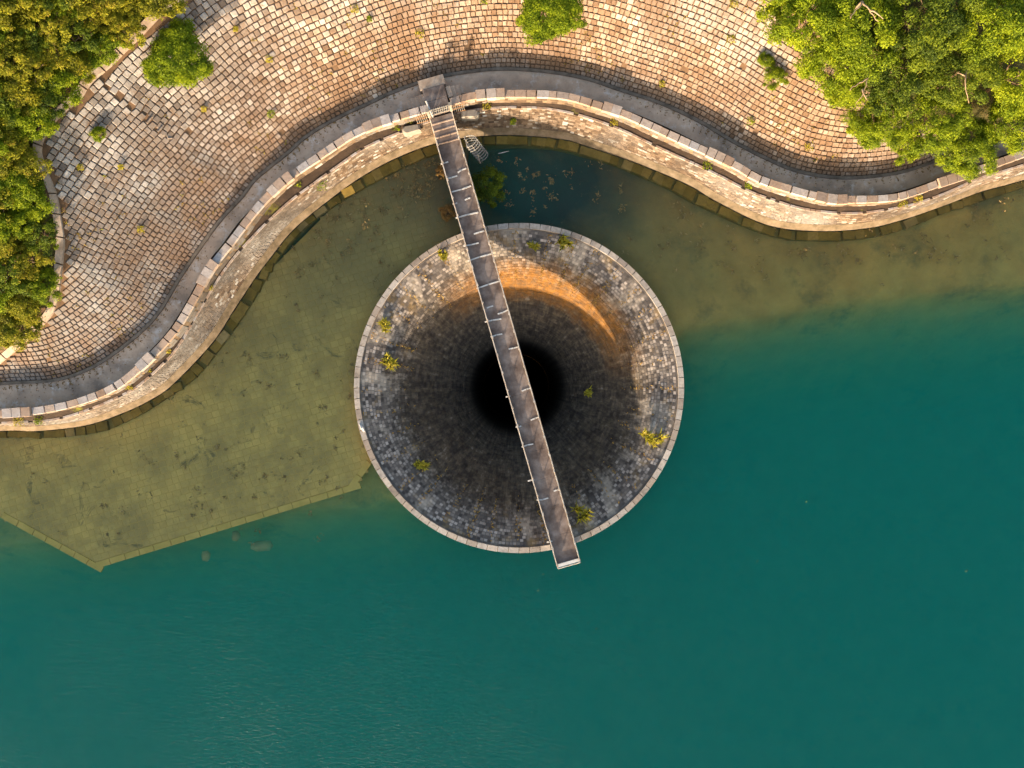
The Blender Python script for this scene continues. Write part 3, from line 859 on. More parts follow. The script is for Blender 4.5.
pp, aa, bb = map(np.array, (pp, aa, bb))
n_ = np.cross(aa, bb); n_ /= np.linalg.norm(n_, axis=1)[:, None]
fl_ = n_[:, 2] < 0; aa[fl_] *= -1; n_[fl_] *= -1
pp = pp - n_ * RNG.uniform(.0, .008, len(pp))[:, None]
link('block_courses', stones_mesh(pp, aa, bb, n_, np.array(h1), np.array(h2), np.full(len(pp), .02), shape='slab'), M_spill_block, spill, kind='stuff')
for k in range(96):
    t = 2 * math.pi * (k + .5) / 96
    ct, st_ = math.cos(t), math.sin(t); rm = RO - .21
    put_stone('rim_stone', (RCX + rm * ct, RCY + rm * st_, 1.08), (ct, st_, 0), (-st_, ct, 0), (0, 0, 1), .22, math.pi * rm / 96 - .008, .14, M_rim, spill)
wq = W(362.5, 428, 1.25)
mb = MB()
mb.tube([wq + (-.25, .3, 0), wq + (0, 0, .06), wq + (.15, -.3, 0)], [.03, .14, .05], 6)
link('white_splash', mb.mesh(), M_white, spill)

# ------------------------------------------------------------------ footbridge
DZ = 3.0
bl0, bl1 = W(437.5, 145, DZ), W(557.5, 565, DZ)
br0, br1 = W(459.5, 140, DZ), W(579.0, 560, DZ)
c0, c1 = (bl0 + br0) / 2, (bl1 + br1) / 2
bd = c1 - c0; BL = np.linalg.norm(bd); bd /= BL
bn = np.array((-bd[1], bd[0], 0))          # bridge runs south; left of travel = east
HW = .5 * abs(np.dot(br0 - bl0, bn))
UP = np.array((0, 0, 1.))
bridge = root('footbridge', c0, 'long narrow footbridge with pale railings crossing the round spillway', 'footbridge')
nseg = 15
for k in range(nseg):
    a_ = BL * k / nseg; l_ = BL / nseg
    mb = MB().box(c0 + bd * (a_ + l_ / 2) - UP * .09, bd, bn, UP, l_ / 2 - .004, HW - .02, .09 + .004 * (k % 2))
    link('deck_slab', mb.mesh(), M_deck, bridge)
for sgn in (-1, 1):
    mb = MB().box(c0 + bd * BL / 2 + bn * sgn * (HW - .25) - UP * .9, bd, bn, UP, BL / 2 - .02, .12, .7)
    link('girder', mb.mesh(), M_girder, bridge)
    mb = MB().box(c0 + bd * BL / 2 + bn * sgn * (HW + .03) + UP * .06, bd, bn, UP, BL / 2, .04, .2)
    link('kerb_edge', mb.mesh(), M_rail, bridge)
    RZ = 1.0
    st0 = c0 - bd * 1.95 + UP * 1.15
    for nm, zz, rad in (('handrail', RZ, .028),):
        mb = MB().tube([st0 + bn * sgn * HW + UP * zz, c0 + bn * sgn * HW + UP * zz, c1 + bn * sgn * HW + UP * zz], rad, 6)
        link(nm, mb.mesh(), M_rail, bridge)
    npost = 24
    for k in range(npost + 1):
        q = c0 + bd * (BL * k / npost * .998) + bn * sgn * HW
        lean = bn * random.uniform(-.03, .03)
        mb = MB().box(q + UP * .5, bd, bn, UP, .03, .03, .5).box(q + UP * .27, bd, bn, UP, .09, .07, .03)
        if random.random() < .5: mb.box(q + UP * .98, bd, bn, UP, .10, .055, .05)
        link('post', mb.mesh(), M_rail, bridge)
strips = [((441, 164), (448, 162)), ((458, 172.5), (466, 168.5)), ((446.5, 179), (457, 176)), ((452, 192), (471, 186)), ((453, 204), (457, 203)), ((465, 200), (470, 198)), ((456, 218), (478, 212.5)), ((474, 234), (484, 231)), ((463.5, 246), (478.5, 243)),
          ((468, 261), (491, 254)), ((477, 288.5), (500, 281)), ((487, 308), (493, 306)), ((498, 314), (508, 310)), ((485, 322), (501, 319)), ((491, 337), (502, 334)), ((509, 349), (518, 347)), ((522, 391), (531, 388)), ((506, 397), (510, 396)),
          ((531, 420), (539, 417)), ((516, 427), (521, 426)), ((522, 447), (533, 444)), ((528, 481), (534, 480)), ((537, 500), (548, 498)), ((554, 491), (560, 490)), ((547, 542), (552, 541))]
for (p, q) in strips:
    p, q = W(*p, DZ), W(*q, DZ)
    mid_ = (p + q) / 2 + bn * random.uniform(-.02, .02) + bd * random.uniform(-.05, .05)
    mb = MB()
    for a_, b_ in ((p, mid_), (mid_, q)):
        d_ = b_ - a_; l_ = np.linalg.norm(d_); d_ /= l_
        mb.box((a_ + b_) / 2 + UP * .02, d_, np.cross(UP, d_), UP, l_ / 2 + .02, .05, .022)
    link('white_strip', mb.mesh(), M_white, bridge)
mb = MB().box(c1 + UP * .05, bn, bd, UP, HW + .05, .12, .1)
link('end_plate', mb.mesh(), M_white, bridge)
mb = MB().tube([c1 + bn * HW + UP * 1.0, c1 - bn * HW + UP * 1.0], .042, 6)
link('end_rail', mb.mesh(), M_rail, bridge)
for sgn in (-1, 1):
    q = c1 - bd * .6 + bn * sgn * .55
    mb = MB().tube([(q[0], q[1], -14), (q[0], q[1], DZ - .9)], .28, 10)
    link('column', mb.mesh('col', True), M_girder, bridge)
# steps down from the landing to the deck
LZ_ = Z_PAR - .08
for k in range(4):
    zt = DZ + (LZ_ - DZ) * (k + 1) / 5
    q = c0 - bd * (.22 + .44 * k)
    mb = MB().box((q[0], q[1], zt - .25), bd, bn, UP, .235, HW - .03, .25).box(q + bd * .2 + UP * (zt - q[2] + .012), bd, bn, UP, .03, HW - .04, .012)
    link('step', mb.mesh(), M_deck, bridge)

# landing between the two parapets
land_c = c0 - bd * 2.9
ln_root = root('bridge_landing', (land_c[0], land_c[1], Z_CREST), 'worn brown stone landing where the footbridge meets the road', 'landing')
for k, (off, hl, hw, zt) in enumerate(((2.45, .52, HW - .04, LZ_), (3.45, .47, HW - .02, LZ_ + .02), (4.3, .37, HW + .12, LZ_ + .0))):
    q = c0 - bd * off
    mb = MB().box((q[0], q[1], zt - .65), bd, bn, UP, hl - .008, hw, .65)
    link('slab', mb.mesh(), M_kerb if k == 2 else M_deck, ln_root)
mb = MB().tube([W(426, 101, 5.2), W(432.5, 116, 5.2)], .06, 6).tube([W(427, 104, 4.2), W(426.5, 102.5, 5.2)], .04, 6).tube([W(433, 117, 4.2), W(432.5, 116, 5.2)], .04, 6)
link('hand_rail', mb.mesh(), M_white, ln_root)
# side stairs up from the road to the landing
def stairs(p_top, p_bot, label, n=5):
    p, q = W(*p_top, 4.0), W(*p_bot, 3.3)
    d_ = q - p; d_[2] = 0; L = np.linalg.norm(d_); d_ /= L; w_ = np.array((-d_[1], d_[0], 0))
    rt = root('stairs', (p[0], p[1], Z_ROAD), label, 'stairs')
    for k in range(n):
        zt = LZ_ - (LZ_ - Z_ROAD) * (k + 1) / (n + 1)
        c = p + d_ * (L * (k + .5) / n)
        mb = MB().box((c[0], c[1], (zt + Z_ROAD) / 2 - .02), d_, w_, UP, L / n / 2 + .004, .42, (zt - Z_ROAD) / 2 + .02)
        mb.box((c[0] + d_[0] * L / n * .42, c[1] + d_[1] * L / n * .42, zt + .012), d_, w_, UP, .05, .42, .014)
        link('step', mb.mesh(), M_road, rt)
stairs((425, 99.5), (404, 108), 'dark steps left of the landing, climbing from the road')
stairs((447, 92.5), (468, 90), 'dark steps right of the landing, climbing from the road')

def pickets(rt, p, q, z0, h, n, mat_bar, mat_rail, lean=0):
    p, q = np.array(p), np.array(q); d_ = q - p; d_[2] = 0; L = np.linalg.norm(d_); d_ /= L; w_ = np.array((-d_[1], d_[0], 0))
    for k in range(n):
        c = p + d_ * (L * (k + .5) / n)
        b0, b1 = np.array((c[0], c[1], z0)), np.array((c[0], c[1], z0 + h)) + w_ * lean
        mb = MB().tube([b0, b1 - (b1 - b0) * .12, b1], [.022, .022, .004], 5)
        link('bar', mb.mesh(), mat_bar, rt)
    for zz in (.15, .55, .85):
        mb = MB().box(p + d_ * L / 2 + np.array((0, 0, z0 - p[2] + h * zz)) + w_ * lean * zz, d_, w_, UP, L / 2, .025, .03)
        link('rail', mb.mesh(), mat_rail, rt)
g0, g1 = c0 - bd * 1.92 - bn * (HW - .08), c0 - bd * 1.92 + bn * (HW - .08)
gate = root('gate', (g0 + g1) / 2 * (1, 1, 0) + UP * LZ_, 'white spiked metal gate at the top of the footbridge steps', 'gate')
pickets(gate, g0, g1, LZ_ - .15, 1.4, 10, M_metal, M_metal)
for sgn, lb in ((-1, 'left'), (1, 'right')):
    q = c0 - bd * 1.92 + bn * sgn * HW
    mb = MB().box(q * (1, 1, 0) + UP * (LZ_ + .55), bd, bn, UP, .10, .10, .65).box(q * (1, 1, 0) + UP * (LZ_ + 1.22), bd, bn, UP, .13, .13, .04)
    link('gate_post', mb.mesh(), M_pale, gate)
    a_ = q + bn * sgn * .15; b_ = q + bn * sgn * 1.05
    gr = root('spiked_grille', (a_ + b_) / 2 * (1, 1, 0) + UP * Z_CREST, 'rusty spiked grille %s of the gate, above the soil strip' % lb, 'grille')
    pickets(gr, a_ * (1, 1, 0) + UP * Z_CREST, b_ * (1, 1, 0) + UP * Z_CREST, Z_CREST + .1, 1.75, 6, M_metal, M_rust, .05 * sgn)
def cap_stone(u0, v0, u1, v1, z, w, label):
    p, q = W(u0, v0, z), W(u1, v1, z); d_ = q - p; L = np.linalg.norm(d_); d_ /= L; w_ = np.array((-d_[1], d_[0], 0))
    prof_ = []
    for k in range(9):
        t = math.pi * (k / 8 - .5)
        prof_.append(p + d_ * (L - w + w * math.cos(t)) + w_ * w * math.sin(t))
    prof_ = [p - w_ * w * .8] + prof_ + [p + w_ * w * .8]
    n = len(prof_); v = [a - UP * .7 for a in prof_] + [a for a in prof_] + [(a - (p + q) / 2) * .8 + (p + q) / 2 + UP * .12 for a in prof_]
    f = [(i, (i + 1) % n, n + (i + 1) % n, n + i) for i in range(n)] + [(n + i, n + (i + 1) % n, 2 * n + (i + 1) % n, 2 * n + i) for i in range(n)] + [tuple(range(2 * n, 3 * n))]
    link('rounded_block', mesh_from(v, f), M_pale, None, label, 'block')
cap_stone(461, 114.5, 479, 113, 3.2, .30, 'pale rounded block right of the gate, beside the spiked grille')
cap_stone(420, 127, 402, 131, 3.2, .30, 'pale rounded block left of the gate, beside the spiked grille')

# caged ladder down to the water
la, lb = W(465.5, 142, 4.1), W(480, 160, .1)
lad = root('caged_ladder', lb * (1, 1, 0), 'white ladder with hooped safety cage beside the footbridge', 'ladder')
ld = lb - la; LL = np.linalg.norm(ld); ld /= LL
ls = np.cross(ld, bn); ls /= np.linalg.norm(ls); ln_ = np.cross(ls, ld)
for sgn in (-1, 1):
    mb = MB().tube([la + ls * sgn * .28, lb + ls * sgn * .28], .035, 6); link('side_rail', mb.mesh(), M_metal, lad)
for k in range(13):
    q = la + ld * LL * (k + .5) / 13
    mb = MB().tube([q - ls * .28, q + ls * .28], .022, 5); link('rung', mb.mesh(), M_metal, lad)
for k in range(8):
    q = la + ld * LL * (k + .15) / 8.6
    pts = [q + ls * .42 * math.cos(t) + ln_ * (.1 + .75 * math.sin(t)) for t in np.linspace(-.2, math.pi + .2, 14)]
    mb = MB().tube(pts, .035, 5); link('hoop', mb.mesh(), M_metal, lad)
for t in (.35, math.pi / 2, math.pi - .35):
    o_ = ls * .42 * math.cos(t) + ln_ * (.1 + .75 * math.sin(t))
    mb = MB().tube([la + o_, la + ld * LL * .84 + o_], .022, 5); link('cage_bar', mb.mesh(), M_metal, lad)

# ------------------------------------------------------------------ vegetation
def leaf_mat(name, cols, trans=0.35):
    m, nt, b = new_mat(name)
    at = nt.nodes.new('ShaderNodeAttribute'); at.attribute_name = 'tone'
    rnd = nt.nodes.new('ShaderNodeNewGeometry').outputs['Random Per Island']
    f = math_n(nt, 'ADD', math_n(nt, 'MULTIPLY', at.outputs['Fac'], .65), math_n(nt, 'MULTIPLY', rnd, .35))
    oi = nt.nodes.new('ShaderNodeObjectInfo').outputs['Random']
    f = math_n(nt, 'ADD', f, math_n(nt, 'MULTIPLY', math_n(nt, 'SUBTRACT', oi, .5), .2))
    c = ramp(nt, f, cols)
    nt.links.new(c, b.inputs['Base Color'])
    b.inputs['Roughness'].default_value = .65
    t = nt.nodes.new('ShaderNodeBsdfTranslucent'); nt.links.new(c, t.inputs['Color'])
    ms = node(nt, 'ShaderNodeMixShader'); ms.inputs[0].default_value = trans
    nt.links.new(b.outputs[0], ms.inputs[1]); nt.links.new(t.outputs[0], ms.inputs[2])
    nt.links.new(ms.outputs[0], nt.nodes['Material Output'].inputs['Surface'])
    return m
M_leaf_bright = leaf_mat('bright_leaves', [(0.1, (0.075, 0.112, 0.005)), (0.45, (0.166, 0.223, 0.005)), (0.9, (0.298, 0.336, 0.007))])
M_leaf_dark = leaf_mat('deep_leaves', [(0.1, (0.032, 0.055, 0.007)), (0.5, (0.084, 0.121, 0.007)), (0.9, (0.186, 0.223, 0.008))])
M_leaf_olive = leaf_mat('olive_leaves', [(0.1, (0.085, 0.085, 0.009)), (0.4, (0.18, 0.185, 0.009)), (0.7, (0.27, 0.255, 0.010)), (0.92, (0.26, 0.195, 0.022))])
M_leaf_dry = leaf_mat('dry_leaves', [(0.1, (0.20, 0.10, 0.025)), (0.5, (0.36, 0.21, 0.045)), (0.9, (0.46, 0.30, 0.08))])
M_leaf_brown = leaf_mat('brown_leaves', [(0.1, (0.13, 0.07, 0.022)), (0.5, (0.24, 0.14, 0.04)), (0.9, (0.34, 0.22, 0.08))])
M_weed = leaf_mat('weed_leaves', [(0.1, (0.26, 0.17, 0.06)), (0.5, (0.45, 0.30, 0.11)), (0.9, (0.6, 0.42, 0.18))])
M_leaf_yellow = leaf_mat('yellow_grass', [(0.1, (0.22, 0.20, 0.015)), (0.5, (0.38, 0.33, 0.025)), (0.9, (0.48, 0.38, 0.06))])

def leaves_mesh(C, Nn, L, tone, wid=.5, name='crown'):
    """C centres, Nn normals, L lengths"""
    n = len(C)
    r = RNG.normal(size=(n, 3)); a = np.cross(Nn, r); a /= np.linalg.norm(a, axis=1)[:, None] + 1e-9
    b_ = np.cross(Nn, a)
    L = np.reshape(L, (-1, 1))
    v = np.stack([C - a * L / 2, C + b_ * L * wid / 2 + Nn * L * .08, C + a * L / 2, C - b_ * L * wid / 2 + Nn * L * .08], 1).reshape(-1, 3)
    f = np.arange(n * 4).reshape(-1, 4)
    me = mesh_from(v, f, name)
    at = me.attributes.new('tone', 'FLOAT', 'POINT')
    at.data.foreach_set('value', np.repeat(tone, 4).astype(np.float32))
    return me
def crown_points(rx, rz, zc, clumps, per, cr_, flat=.7, low=-.35):
    C, Nn, tn = [], [], []
    for k in range(clumps):
        while True:
            p = RNG.normal(size=3); p /= np.linalg.norm(p)
            if p[2] > low: break
        rad = RNG.uniform(.45, 1.0) ** .6
        wob = 1 + .18 * math.sin(3 * math.atan2(p[1], p[0]) + 1.3) + RNG.uniform(-.12, .12)
        c = np.array((p[0] * rx * rad * wob, p[1] * rx * rad * wob, zc + p[2] * rz * rad))
        r_ = cr_ * RNG.uniform(.6, 1.25)
        q = RNG.normal(size=(per, 3)); q /= np.linalg.norm(q, axis=1)[:, None]
        q[:, 2] = np.abs(q[:, 2]) * np.where(RNG.random(per) < .8, 1, -1)
        rr_ = r_ * RNG.uniform(.35, 1.05, per)[:, None]
        C.append(c + q * rr_ * np.array((1, 1, flat)))
        nn = q * .6 + np.array((0, 0, .6)) + RNG.normal(size=(per, 3)) * .45
        Nn.append(nn / np.linalg.norm(nn, axis=1)[:, None])
        tn.append(np.clip(np.full(per, RNG.uniform(0.1, .9)) + RNG.normal(0, .1, per), 0, 1))
    return np.vstack(C), np.vstack(Nn), np.concatenate(tn)
def limb_mesh(h, spread, n, r0):
    mb = MB()
    mb.tube([(0, 0, -.6), (.05, .02, h * .3), (.0, .06, h * .55)], [r0 * 1.3, r0, r0 * .8], 7)
    for k in range(n):
        t = 2 * math.pi * k / n + random.uniform(-.3, .3); e = random.uniform(.55, .95) * spread
        p0 = np.array((0, .03, h * random.uniform(.3, .55)))
        p2 = np.array((math.cos(t) * e, math.sin(t) * e, h * random.uniform(.7, 1.0)))
        p1 = (p0 + p2) / 2 + np.array((0, 0, -.1 * h)) + RNG.normal(0, .08 * spread, 3)
        mb.tube([p0, p1, p2], [r0 * .6, r0 * .4, r0 * .12], 5)
        for q in range(2):
            p3 = p1 + RNG.normal(0, .3 * spread, 3) * (1, 1, .4) + np.array((0, 0, .25 * h))
            mb.tube([p1, (p1 + p3) / 2 + RNG.normal(0, .05, 3), p3], [r0 * .35, r0 * .25, r0 * .08], 4)
    return mb.mesh('limbs', True)
def tree_proto(rx, rz, zc, clumps, per, cr_, leaf, h, **kw):
    C, Nn, tn = crown_points(rx, rz, zc, clumps, per, cr_, **kw)
    return leaves_mesh(C, Nn, RNG.uniform(.7, 1.3, len(C)) * leaf, tn), limb_mesh(h, rx * .9, 6, .045 * rx + .02)
crown_a = [tree_proto(2.6, 1.7, 3.4, 100, 230, .62, .15, 3.6) for _ in range(4)]
crown_s = [tree_proto(1.35, .85, 1.1, 54, 150, .40, .13, 1.3) for _ in range(4)]
crown_sparse = [tree_proto(1.5, 1.0, 1.2, 46, 90, .36, .145, 1.6) for _ in range(3)]
crown_full = [tree_proto(2.5, 1.7, 3.0, 170, 230, .58, .17, 3.0, low=-.2) for _ in range(2)]
with_mat = {}
def crown_data(me, mat):
    k = (me.name, mat.name)
    if k not in with_mat:
        m2 = me.copy(); m2.materials.clear(); m2.materials.append(mat); with_mat[k] = m2
    return with_mat[k]
def plant(kind, proto, mat, loc, s, label, cat, group=None, sz=None, bark=None):
    rt = root(kind, loc, label, cat, group)
    rt.rotation_euler = (0, 0, random.uniform(0, 6.28)); rt.scale = (s, s, sz or s)
    link('crown', crown_data(proto[0], mat), None, rt, abs_coords=False)
    link('trunk', crown_data(proto[1], bark or M_bark), None, rt, abs_coords=False)
    return rt
# trees at the upper right
TREES = [  # u, v of the crown centre, scale, material, label
    (808, 22, 1.0, 'b', 'bright green tree at the left end of the upper-right grove, overhanging the stone slope'),
    (862, 28, 1.05, 'b', 'yellow-green tree at the top edge, second from the left end of the grove'),
    (925, 18, 1.1, 'd', 'dark green tree at the top edge in the middle of the right grove'),
    (992, 22, 1.05, 'b', 'yellow-green tree in the top right corner'),
    (838, 68, .85, 'b', 'bright green tree bordering the slope, below the leftmost tree of the grove'),
    (895, 72, 1.0, 'd', 'deep green tree in the middle of the right grove behind the bare forked branches'),
    (958, 72, .95, 'd', 'dark green tree in shade near the right edge, above the bright front trees'),
    (1018, 72, 1.0, 'b', 'bright green tree cut by the right edge of the picture'),
    (882, 118, .75, 'b', 'low bright green tree above the road near the end of the stone slope'),
    (932, 118, .85, 'b', 'bright green tree in the front row, just above the road bend'),
    (968, 150, .78, 'b', 'lime green tree leaning over the road and the right parapet wall'),
    (1010, 122, .85, 'b', 'yellow-green tree in the front row at the right edge above the shore wall'),
]
for i, (u, v, s, mt, lb) in enumerate(TREES):
    p = unproject(u, v, 3.4 * s)
    g = ground_z(p[0], p[1])
    plant('tree', crown_a[i % 4], M_leaf_bright if mt == 'b' else M_leaf_dark, (p[0], p[1], g), s, lb, 'tree', 'trees of the upper right grove')
# low undergrowth under the grove
for k, (u, v) in enumerate([(790, 8), (845, 95), (905, 146), (835, 45), (868, 132)]):
    p = unproject(u, v, 1.0); g = ground_z(p[0], p[1])
    lbs = ['small leafy shrub at the top edge beside the slope, left of the grove', 'small shrub at the slope edge below the grove', 'low shrub above the road bend at the foot of the slope',
           'shrub between the two leftmost trees of the grove', 'low bright shrub at the lower left edge of the grove']
    plant('shrub', crown_s[k % 4], M_leaf_bright, (p[0], p[1], g), .9, lbs[k], 'shrub', 'undergrowth of the right grove')
# bare forked branches
def bare(u, v, lift, segs, label):
    base = unproject(u, v, lift)
    rt = None
    mb = MB()
    for path in segs:
        pts = [W(a_, b_, base[2] + dz) for a_, b_, dz in path]
        pts = smooth(np.array(pts), .25); pts = pts + RNG.normal(0, .03, pts.shape); mb.tube(pts, np.linspace(.06, .02, len(pts)), 5)
    g = ground_z(base[0], base[1])
    p0 = W(segs[0][0][0], segs[0][0][1], base[2] + segs[0][0][2])
    mb.tube([(p0[0], p0[1], ground_z(p0[0], p0[1]) - .2), p0], [.12, .09], 6)
    link('bare_branch', mb.mesh('bare', True), M_bare, None, label, 'branch')
bare(868, 80, 5.4, [[(873, 62, 0), (868, 78, .2), (862, 95, .2), (856, 103, 0)], [(873, 62, 0), (858, 68, .3)], [(868, 78, .2), (850, 90, .3)], [(862, 88, .2), (866, 100, .1)], [(873, 62, 0), (890, 52, .4), (904, 48, .5)]], 'pale forked dead branch sticking out of the middle of the grove')
bare(966, 85, 5.2, [[(967, 66, 0), (965, 80, .3), (967, 92, .2), (969, 103, 0)], [(966, 76, .2), (957, 72, .3)]], 'thin bare branch standing upright in the right part of the grove')
bare(868, 10, 6.2, [[(862, 2, 0), (870, 10, .3), (878, 22, .1)], [(870, 10, .3), (884, 18, .3)], [(862, 2, 0), (850, 18, .3)]], 'grey bare branch near the top edge above the grove')

# thicket to the left of the kerb
pts = []
tries = 0
kp = np.array(KERB_px[1:-2], float)
while len(pts) < 54 and tries < 6000:
    tries += 1
    u, v = random.uniform(-14, 178), random.uniform(-14, 345)
    ku = np.interp(v, [0, 12, 30, 47, 62, 81, 96, 112, 128, 148, 168, 197, 220, 242, 267, 292, 315, 338, 360], [180, 160, 142, 125, 110, 88, 78, 60, 45, 38, 43, 54, 58, 61, 59, 56, 48, 25, 0])
    if u > ku - 14: continue
    if all((u - a_) ** 2 + (v - b_) ** 2 > 19 ** 2 for a_, b_ in pts): pts.append((u, v))
kinds = [('olive-green scrubby bush', M_leaf_olive, crown_sparse, 'olive bushes of the left thicket'), ('bright green bush', M_leaf_bright, crown_s, 'bright bushes of the left thicket'),
         ('dark green sparse bush', M_leaf_dark, crown_sparse, 'dark bushes of the left thicket'), ('dense olive bush', M_leaf_olive, crown_s, 'dense bushes of the left thicket')]
rows = ['along the top edge', 'level with the round slope bush', 'below the round bush level', 'level with the small slope bush', 'where the kerb turns down', 'halfway down the kerb', 'at the lower thicket end']
cols = ['by the left picture edge', 'inside the left thicket', 'touching the kerb']
plan, taken = [], {}
for k, (u, v) in enumerate(sorted(pts)):
    kk = random.choices(range(4), (5, 1, 2, 3) if v < 110 else (2, 5, 1, 2))[0]
    ku = np.interp(v, [0, 12, 30, 47, 62, 81, 96, 112, 128, 148, 168, 197, 220, 242, 267, 292, 315, 338, 360], [180, 160, 142, 125, 110, 88, 78, 60, 45, 38, 43, 54, 58, 61, 59, 56, 48, 25, 0])
    row = int(np.searchsorted([28, 62, 100, 145, 190, 270], v)); colm = 0 if u < 14 else (2 if u > ku - 30 else 1)
    key = (kk, row, colm); taken.setdefault(key, []).append(k); plan.append((u, v, kk, key))
for k, (u, v, kk, key) in enumerate(plan):
    lb, mt, pr_, gp = kinds[kk]
    same = taken[key]
    pre = '' if len(same) == 1 else ['leftmost ', 'second ', 'third ', 'fourth ', 'fifth ', 'sixth ', 'seventh '][min(6, same.index(k))]
    s = random.uniform(.75, 1.05)
    p = unproject(u, v, 1.1 * s); g = ground_z(p[0], p[1])
    plant('bush', pr_[k % len(pr_)], mt, (p[0], p[1], g - .1), s, pre + lb + ' ' + rows[key[1]] + ', ' + cols[key[2]], 'bush', gp)
# ground cover of the thicket: uncountable herbs
uvs = np.c_[RNG.uniform(-30, 180, 9000), RNG.uniform(-30, 365, 9000)]
ku = np.interp(uvs[:, 1], [-30, 0, 12, 30, 47, 62, 81, 96, 112, 128, 148, 168, 197, 220, 242, 267, 292, 315, 338, 360, 366], [225, 180, 160, 142, 125, 110, 88, 78, 60, 45, 38, 43, 54, 58, 61, 59, 56, 48, 25, 0, -8])
uvs = uvs[uvs[:, 0] < ku - 3]
U = [unproject(u, v) for u, v in uvs[:900]]
base = np.array(U)
rep = np.repeat(base, 16, 0) + RNG.normal(0, .32, (len(base) * 16, 3)) * (1, 1, .0)
rep[:, 2] = z_of_d(foot_dist(rep[:, :2])) + RNG.uniform(.05, .5, len(rep))
dk = np.concatenate([((q[:, None, :2] - KERB[None, ::6, :2]) ** 2).sum(2).min(1) for q in np.array_split(rep, 8)]) ** .5
ins = inside(rep[:, :2], POLY)
rep = rep[(dk > .5) & ~ins]
nn = RNG.normal(size=(len(rep), 3)) * .6 + (0, 0, .7); nn /= np.linalg.norm(nn, axis=1)[:, None]
link('ground_cover', leaves_mesh(rep, nn, RNG.uniform(.15, .32, len(rep)), RNG.random(len(rep))), M_leaf_olive, None, 'low green and olive herbs covering the ground of the left thicket', 'ground cover', kind='stuff')

# single bushes on the slope
def slope_bush(u, v, r_px, mat, proto, label, group=None, kind='bush', flat=None):
    p = unproject(u, v, .6); g = ground_z(p[0], p[1])
    s = r_px * K * (CAM_H - p[2]) / CAM_H / 1.55
    return plant(kind, proto, mat, (p[0], p[1], g - .05), s, label, 'bush', group, sz=flat or s)
slope_bush(184, 64, 33, M_leaf_bright, crown_full[0], 'large round green bush on the slope beside the left kerb', flat=.62).scale = (.8, .8, .52)
slope_bush(549, 18, 37, M_leaf_bright, crown_full[1], 'large bright green bush at the top edge of the slope').scale = (.84, .84, .55)
slope_bush(97, 133, 9, M_leaf_bright, crown_s[0], 'small bright green bush on the grey stones near the left kerb')
slope_bush(766, 60, 9, M_leaf_bright, crown_s[1], 'small green bush on the slope left of the grove')
slope_bush(775, 78, 13, M_leaf_bright, crown_s[2], 'spreading green bush on the slope below another small bush, left of the grove')

def tuft(name, p, r_, n, mat, label, cat, group=None, h=.35, leaf=.16, wid=.35):
    C = np.clip(RNG.normal(0, .45, (n, 3)), -.55, .55) * (r_, r_, 0)
    C[:, 2] = RNG.uniform(.03, h, n) * np.exp(-(C[:, 0] ** 2 + C[:, 1] ** 2) / (r_ * r_))
    nn = RNG.normal(size=(n, 3)) * .55 + (0, 0, .6); nn /= np.linalg.norm(nn, axis=1)[:, None]
    me = leaves_mesh(C, nn, RNG.uniform(.7, 1.3, n) * leaf, np.clip(RNG.normal(.5, .2, n), 0, 1), wid)
    o = link(name, me, mat, None, label, cat, group)
    o.location = tuple(map(float, p))
    return o
def clump(name, p, r_, n, mat, label, cat, group=None):
    t = RNG.uniform(0, 2 * math.pi, n); e = RNG.uniform(.35, 1.0, n) * r_; h = RNG.uniform(.3, .75, n) * r_
    cen = np.clip(RNG.normal(0, .28, (6, 3)), -.55, .55) * (r_, r_, 0); ci_ = cen[RNG.integers(0, 6, n)]
    e *= RNG.uniform(.3, .85, n)
    b0 = np.c_[np.cos(t), np.sin(t), np.zeros(n)] * (r_ * .06) + ci_
    tip = np.c_[np.cos(t) * e + .12 * r_, np.sin(t) * e, h]; mid_ = tip * (.55, .55, .95) + ci_; tip = tip + ci_
    sd = np.c_[-np.sin(t), np.cos(t), np.zeros(n)] * .045
    v = np.stack([b0 - sd, b0 + sd, mid_ + sd, mid_ - sd, tip], 1).reshape(-1, 3)
    f = [q for k in range(n) for q in ((5 * k, 5 * k + 1, 5 * k + 2, 5 * k + 3), (5 * k + 3, 5 * k + 2, 5 * k + 4))]
    me = mesh_from(v, f, 'clump')
    at = me.attributes.new('tone', 'FLOAT', 'POINT'); at.data.foreach_set('value', np.repeat(RNG.random(n), 5).astype(np.float32))
    o = link(name, me, mat, None, label, cat, group); o.location = tuple(map(float, p))
TUFTS = [(272, 115, 8, 'g', 'green tuft on the slope above the left road bend'), (122, 168, 5, 'y', 'yellowish tuft among the grey stones on the left slope'), (82, 168, 6, 'y', 'olive tuft on the grey stones near the left kerb'), (142, 230, 7, 'y', 'ochre tuft in the middle of the left slope'),
         (270, 60, 7, 'y', 'ochre tuft high on the slope above the left bend'), (355, 10, 8, 'y', 'dry yellow tuft at the top edge of the slope'), (420, 35, 9, 'y', 'dry ochre patch high on the slope above the bridge'), (484, 2, 7, 'g', 'green tuft at the top edge left of the large bush'),
         (750, 122, 8, 'g', 'yellow-green tuft on the slope foot near the right bend'), (733, 5, 8, 'y', 'yellow tuft at the top edge right of the large bush'), (662, 85, 6, 'y', 'small yellow tuft above the road right of the bridge'), (808, 148, 8, 'y', 'yellow tuft at the slope foot below the grove'),
         (730, 40, 8, 'y', 'ochre tuft high on the right slope'), (205, 110, 5, 'y', 'small yellow tuft below the large round bush'), (237, 30, 5, 'y', 'small ochre tuft right of the large round bush'), (370, 20, 5, 'g', 'tiny green tuft near the top edge above the left road')]
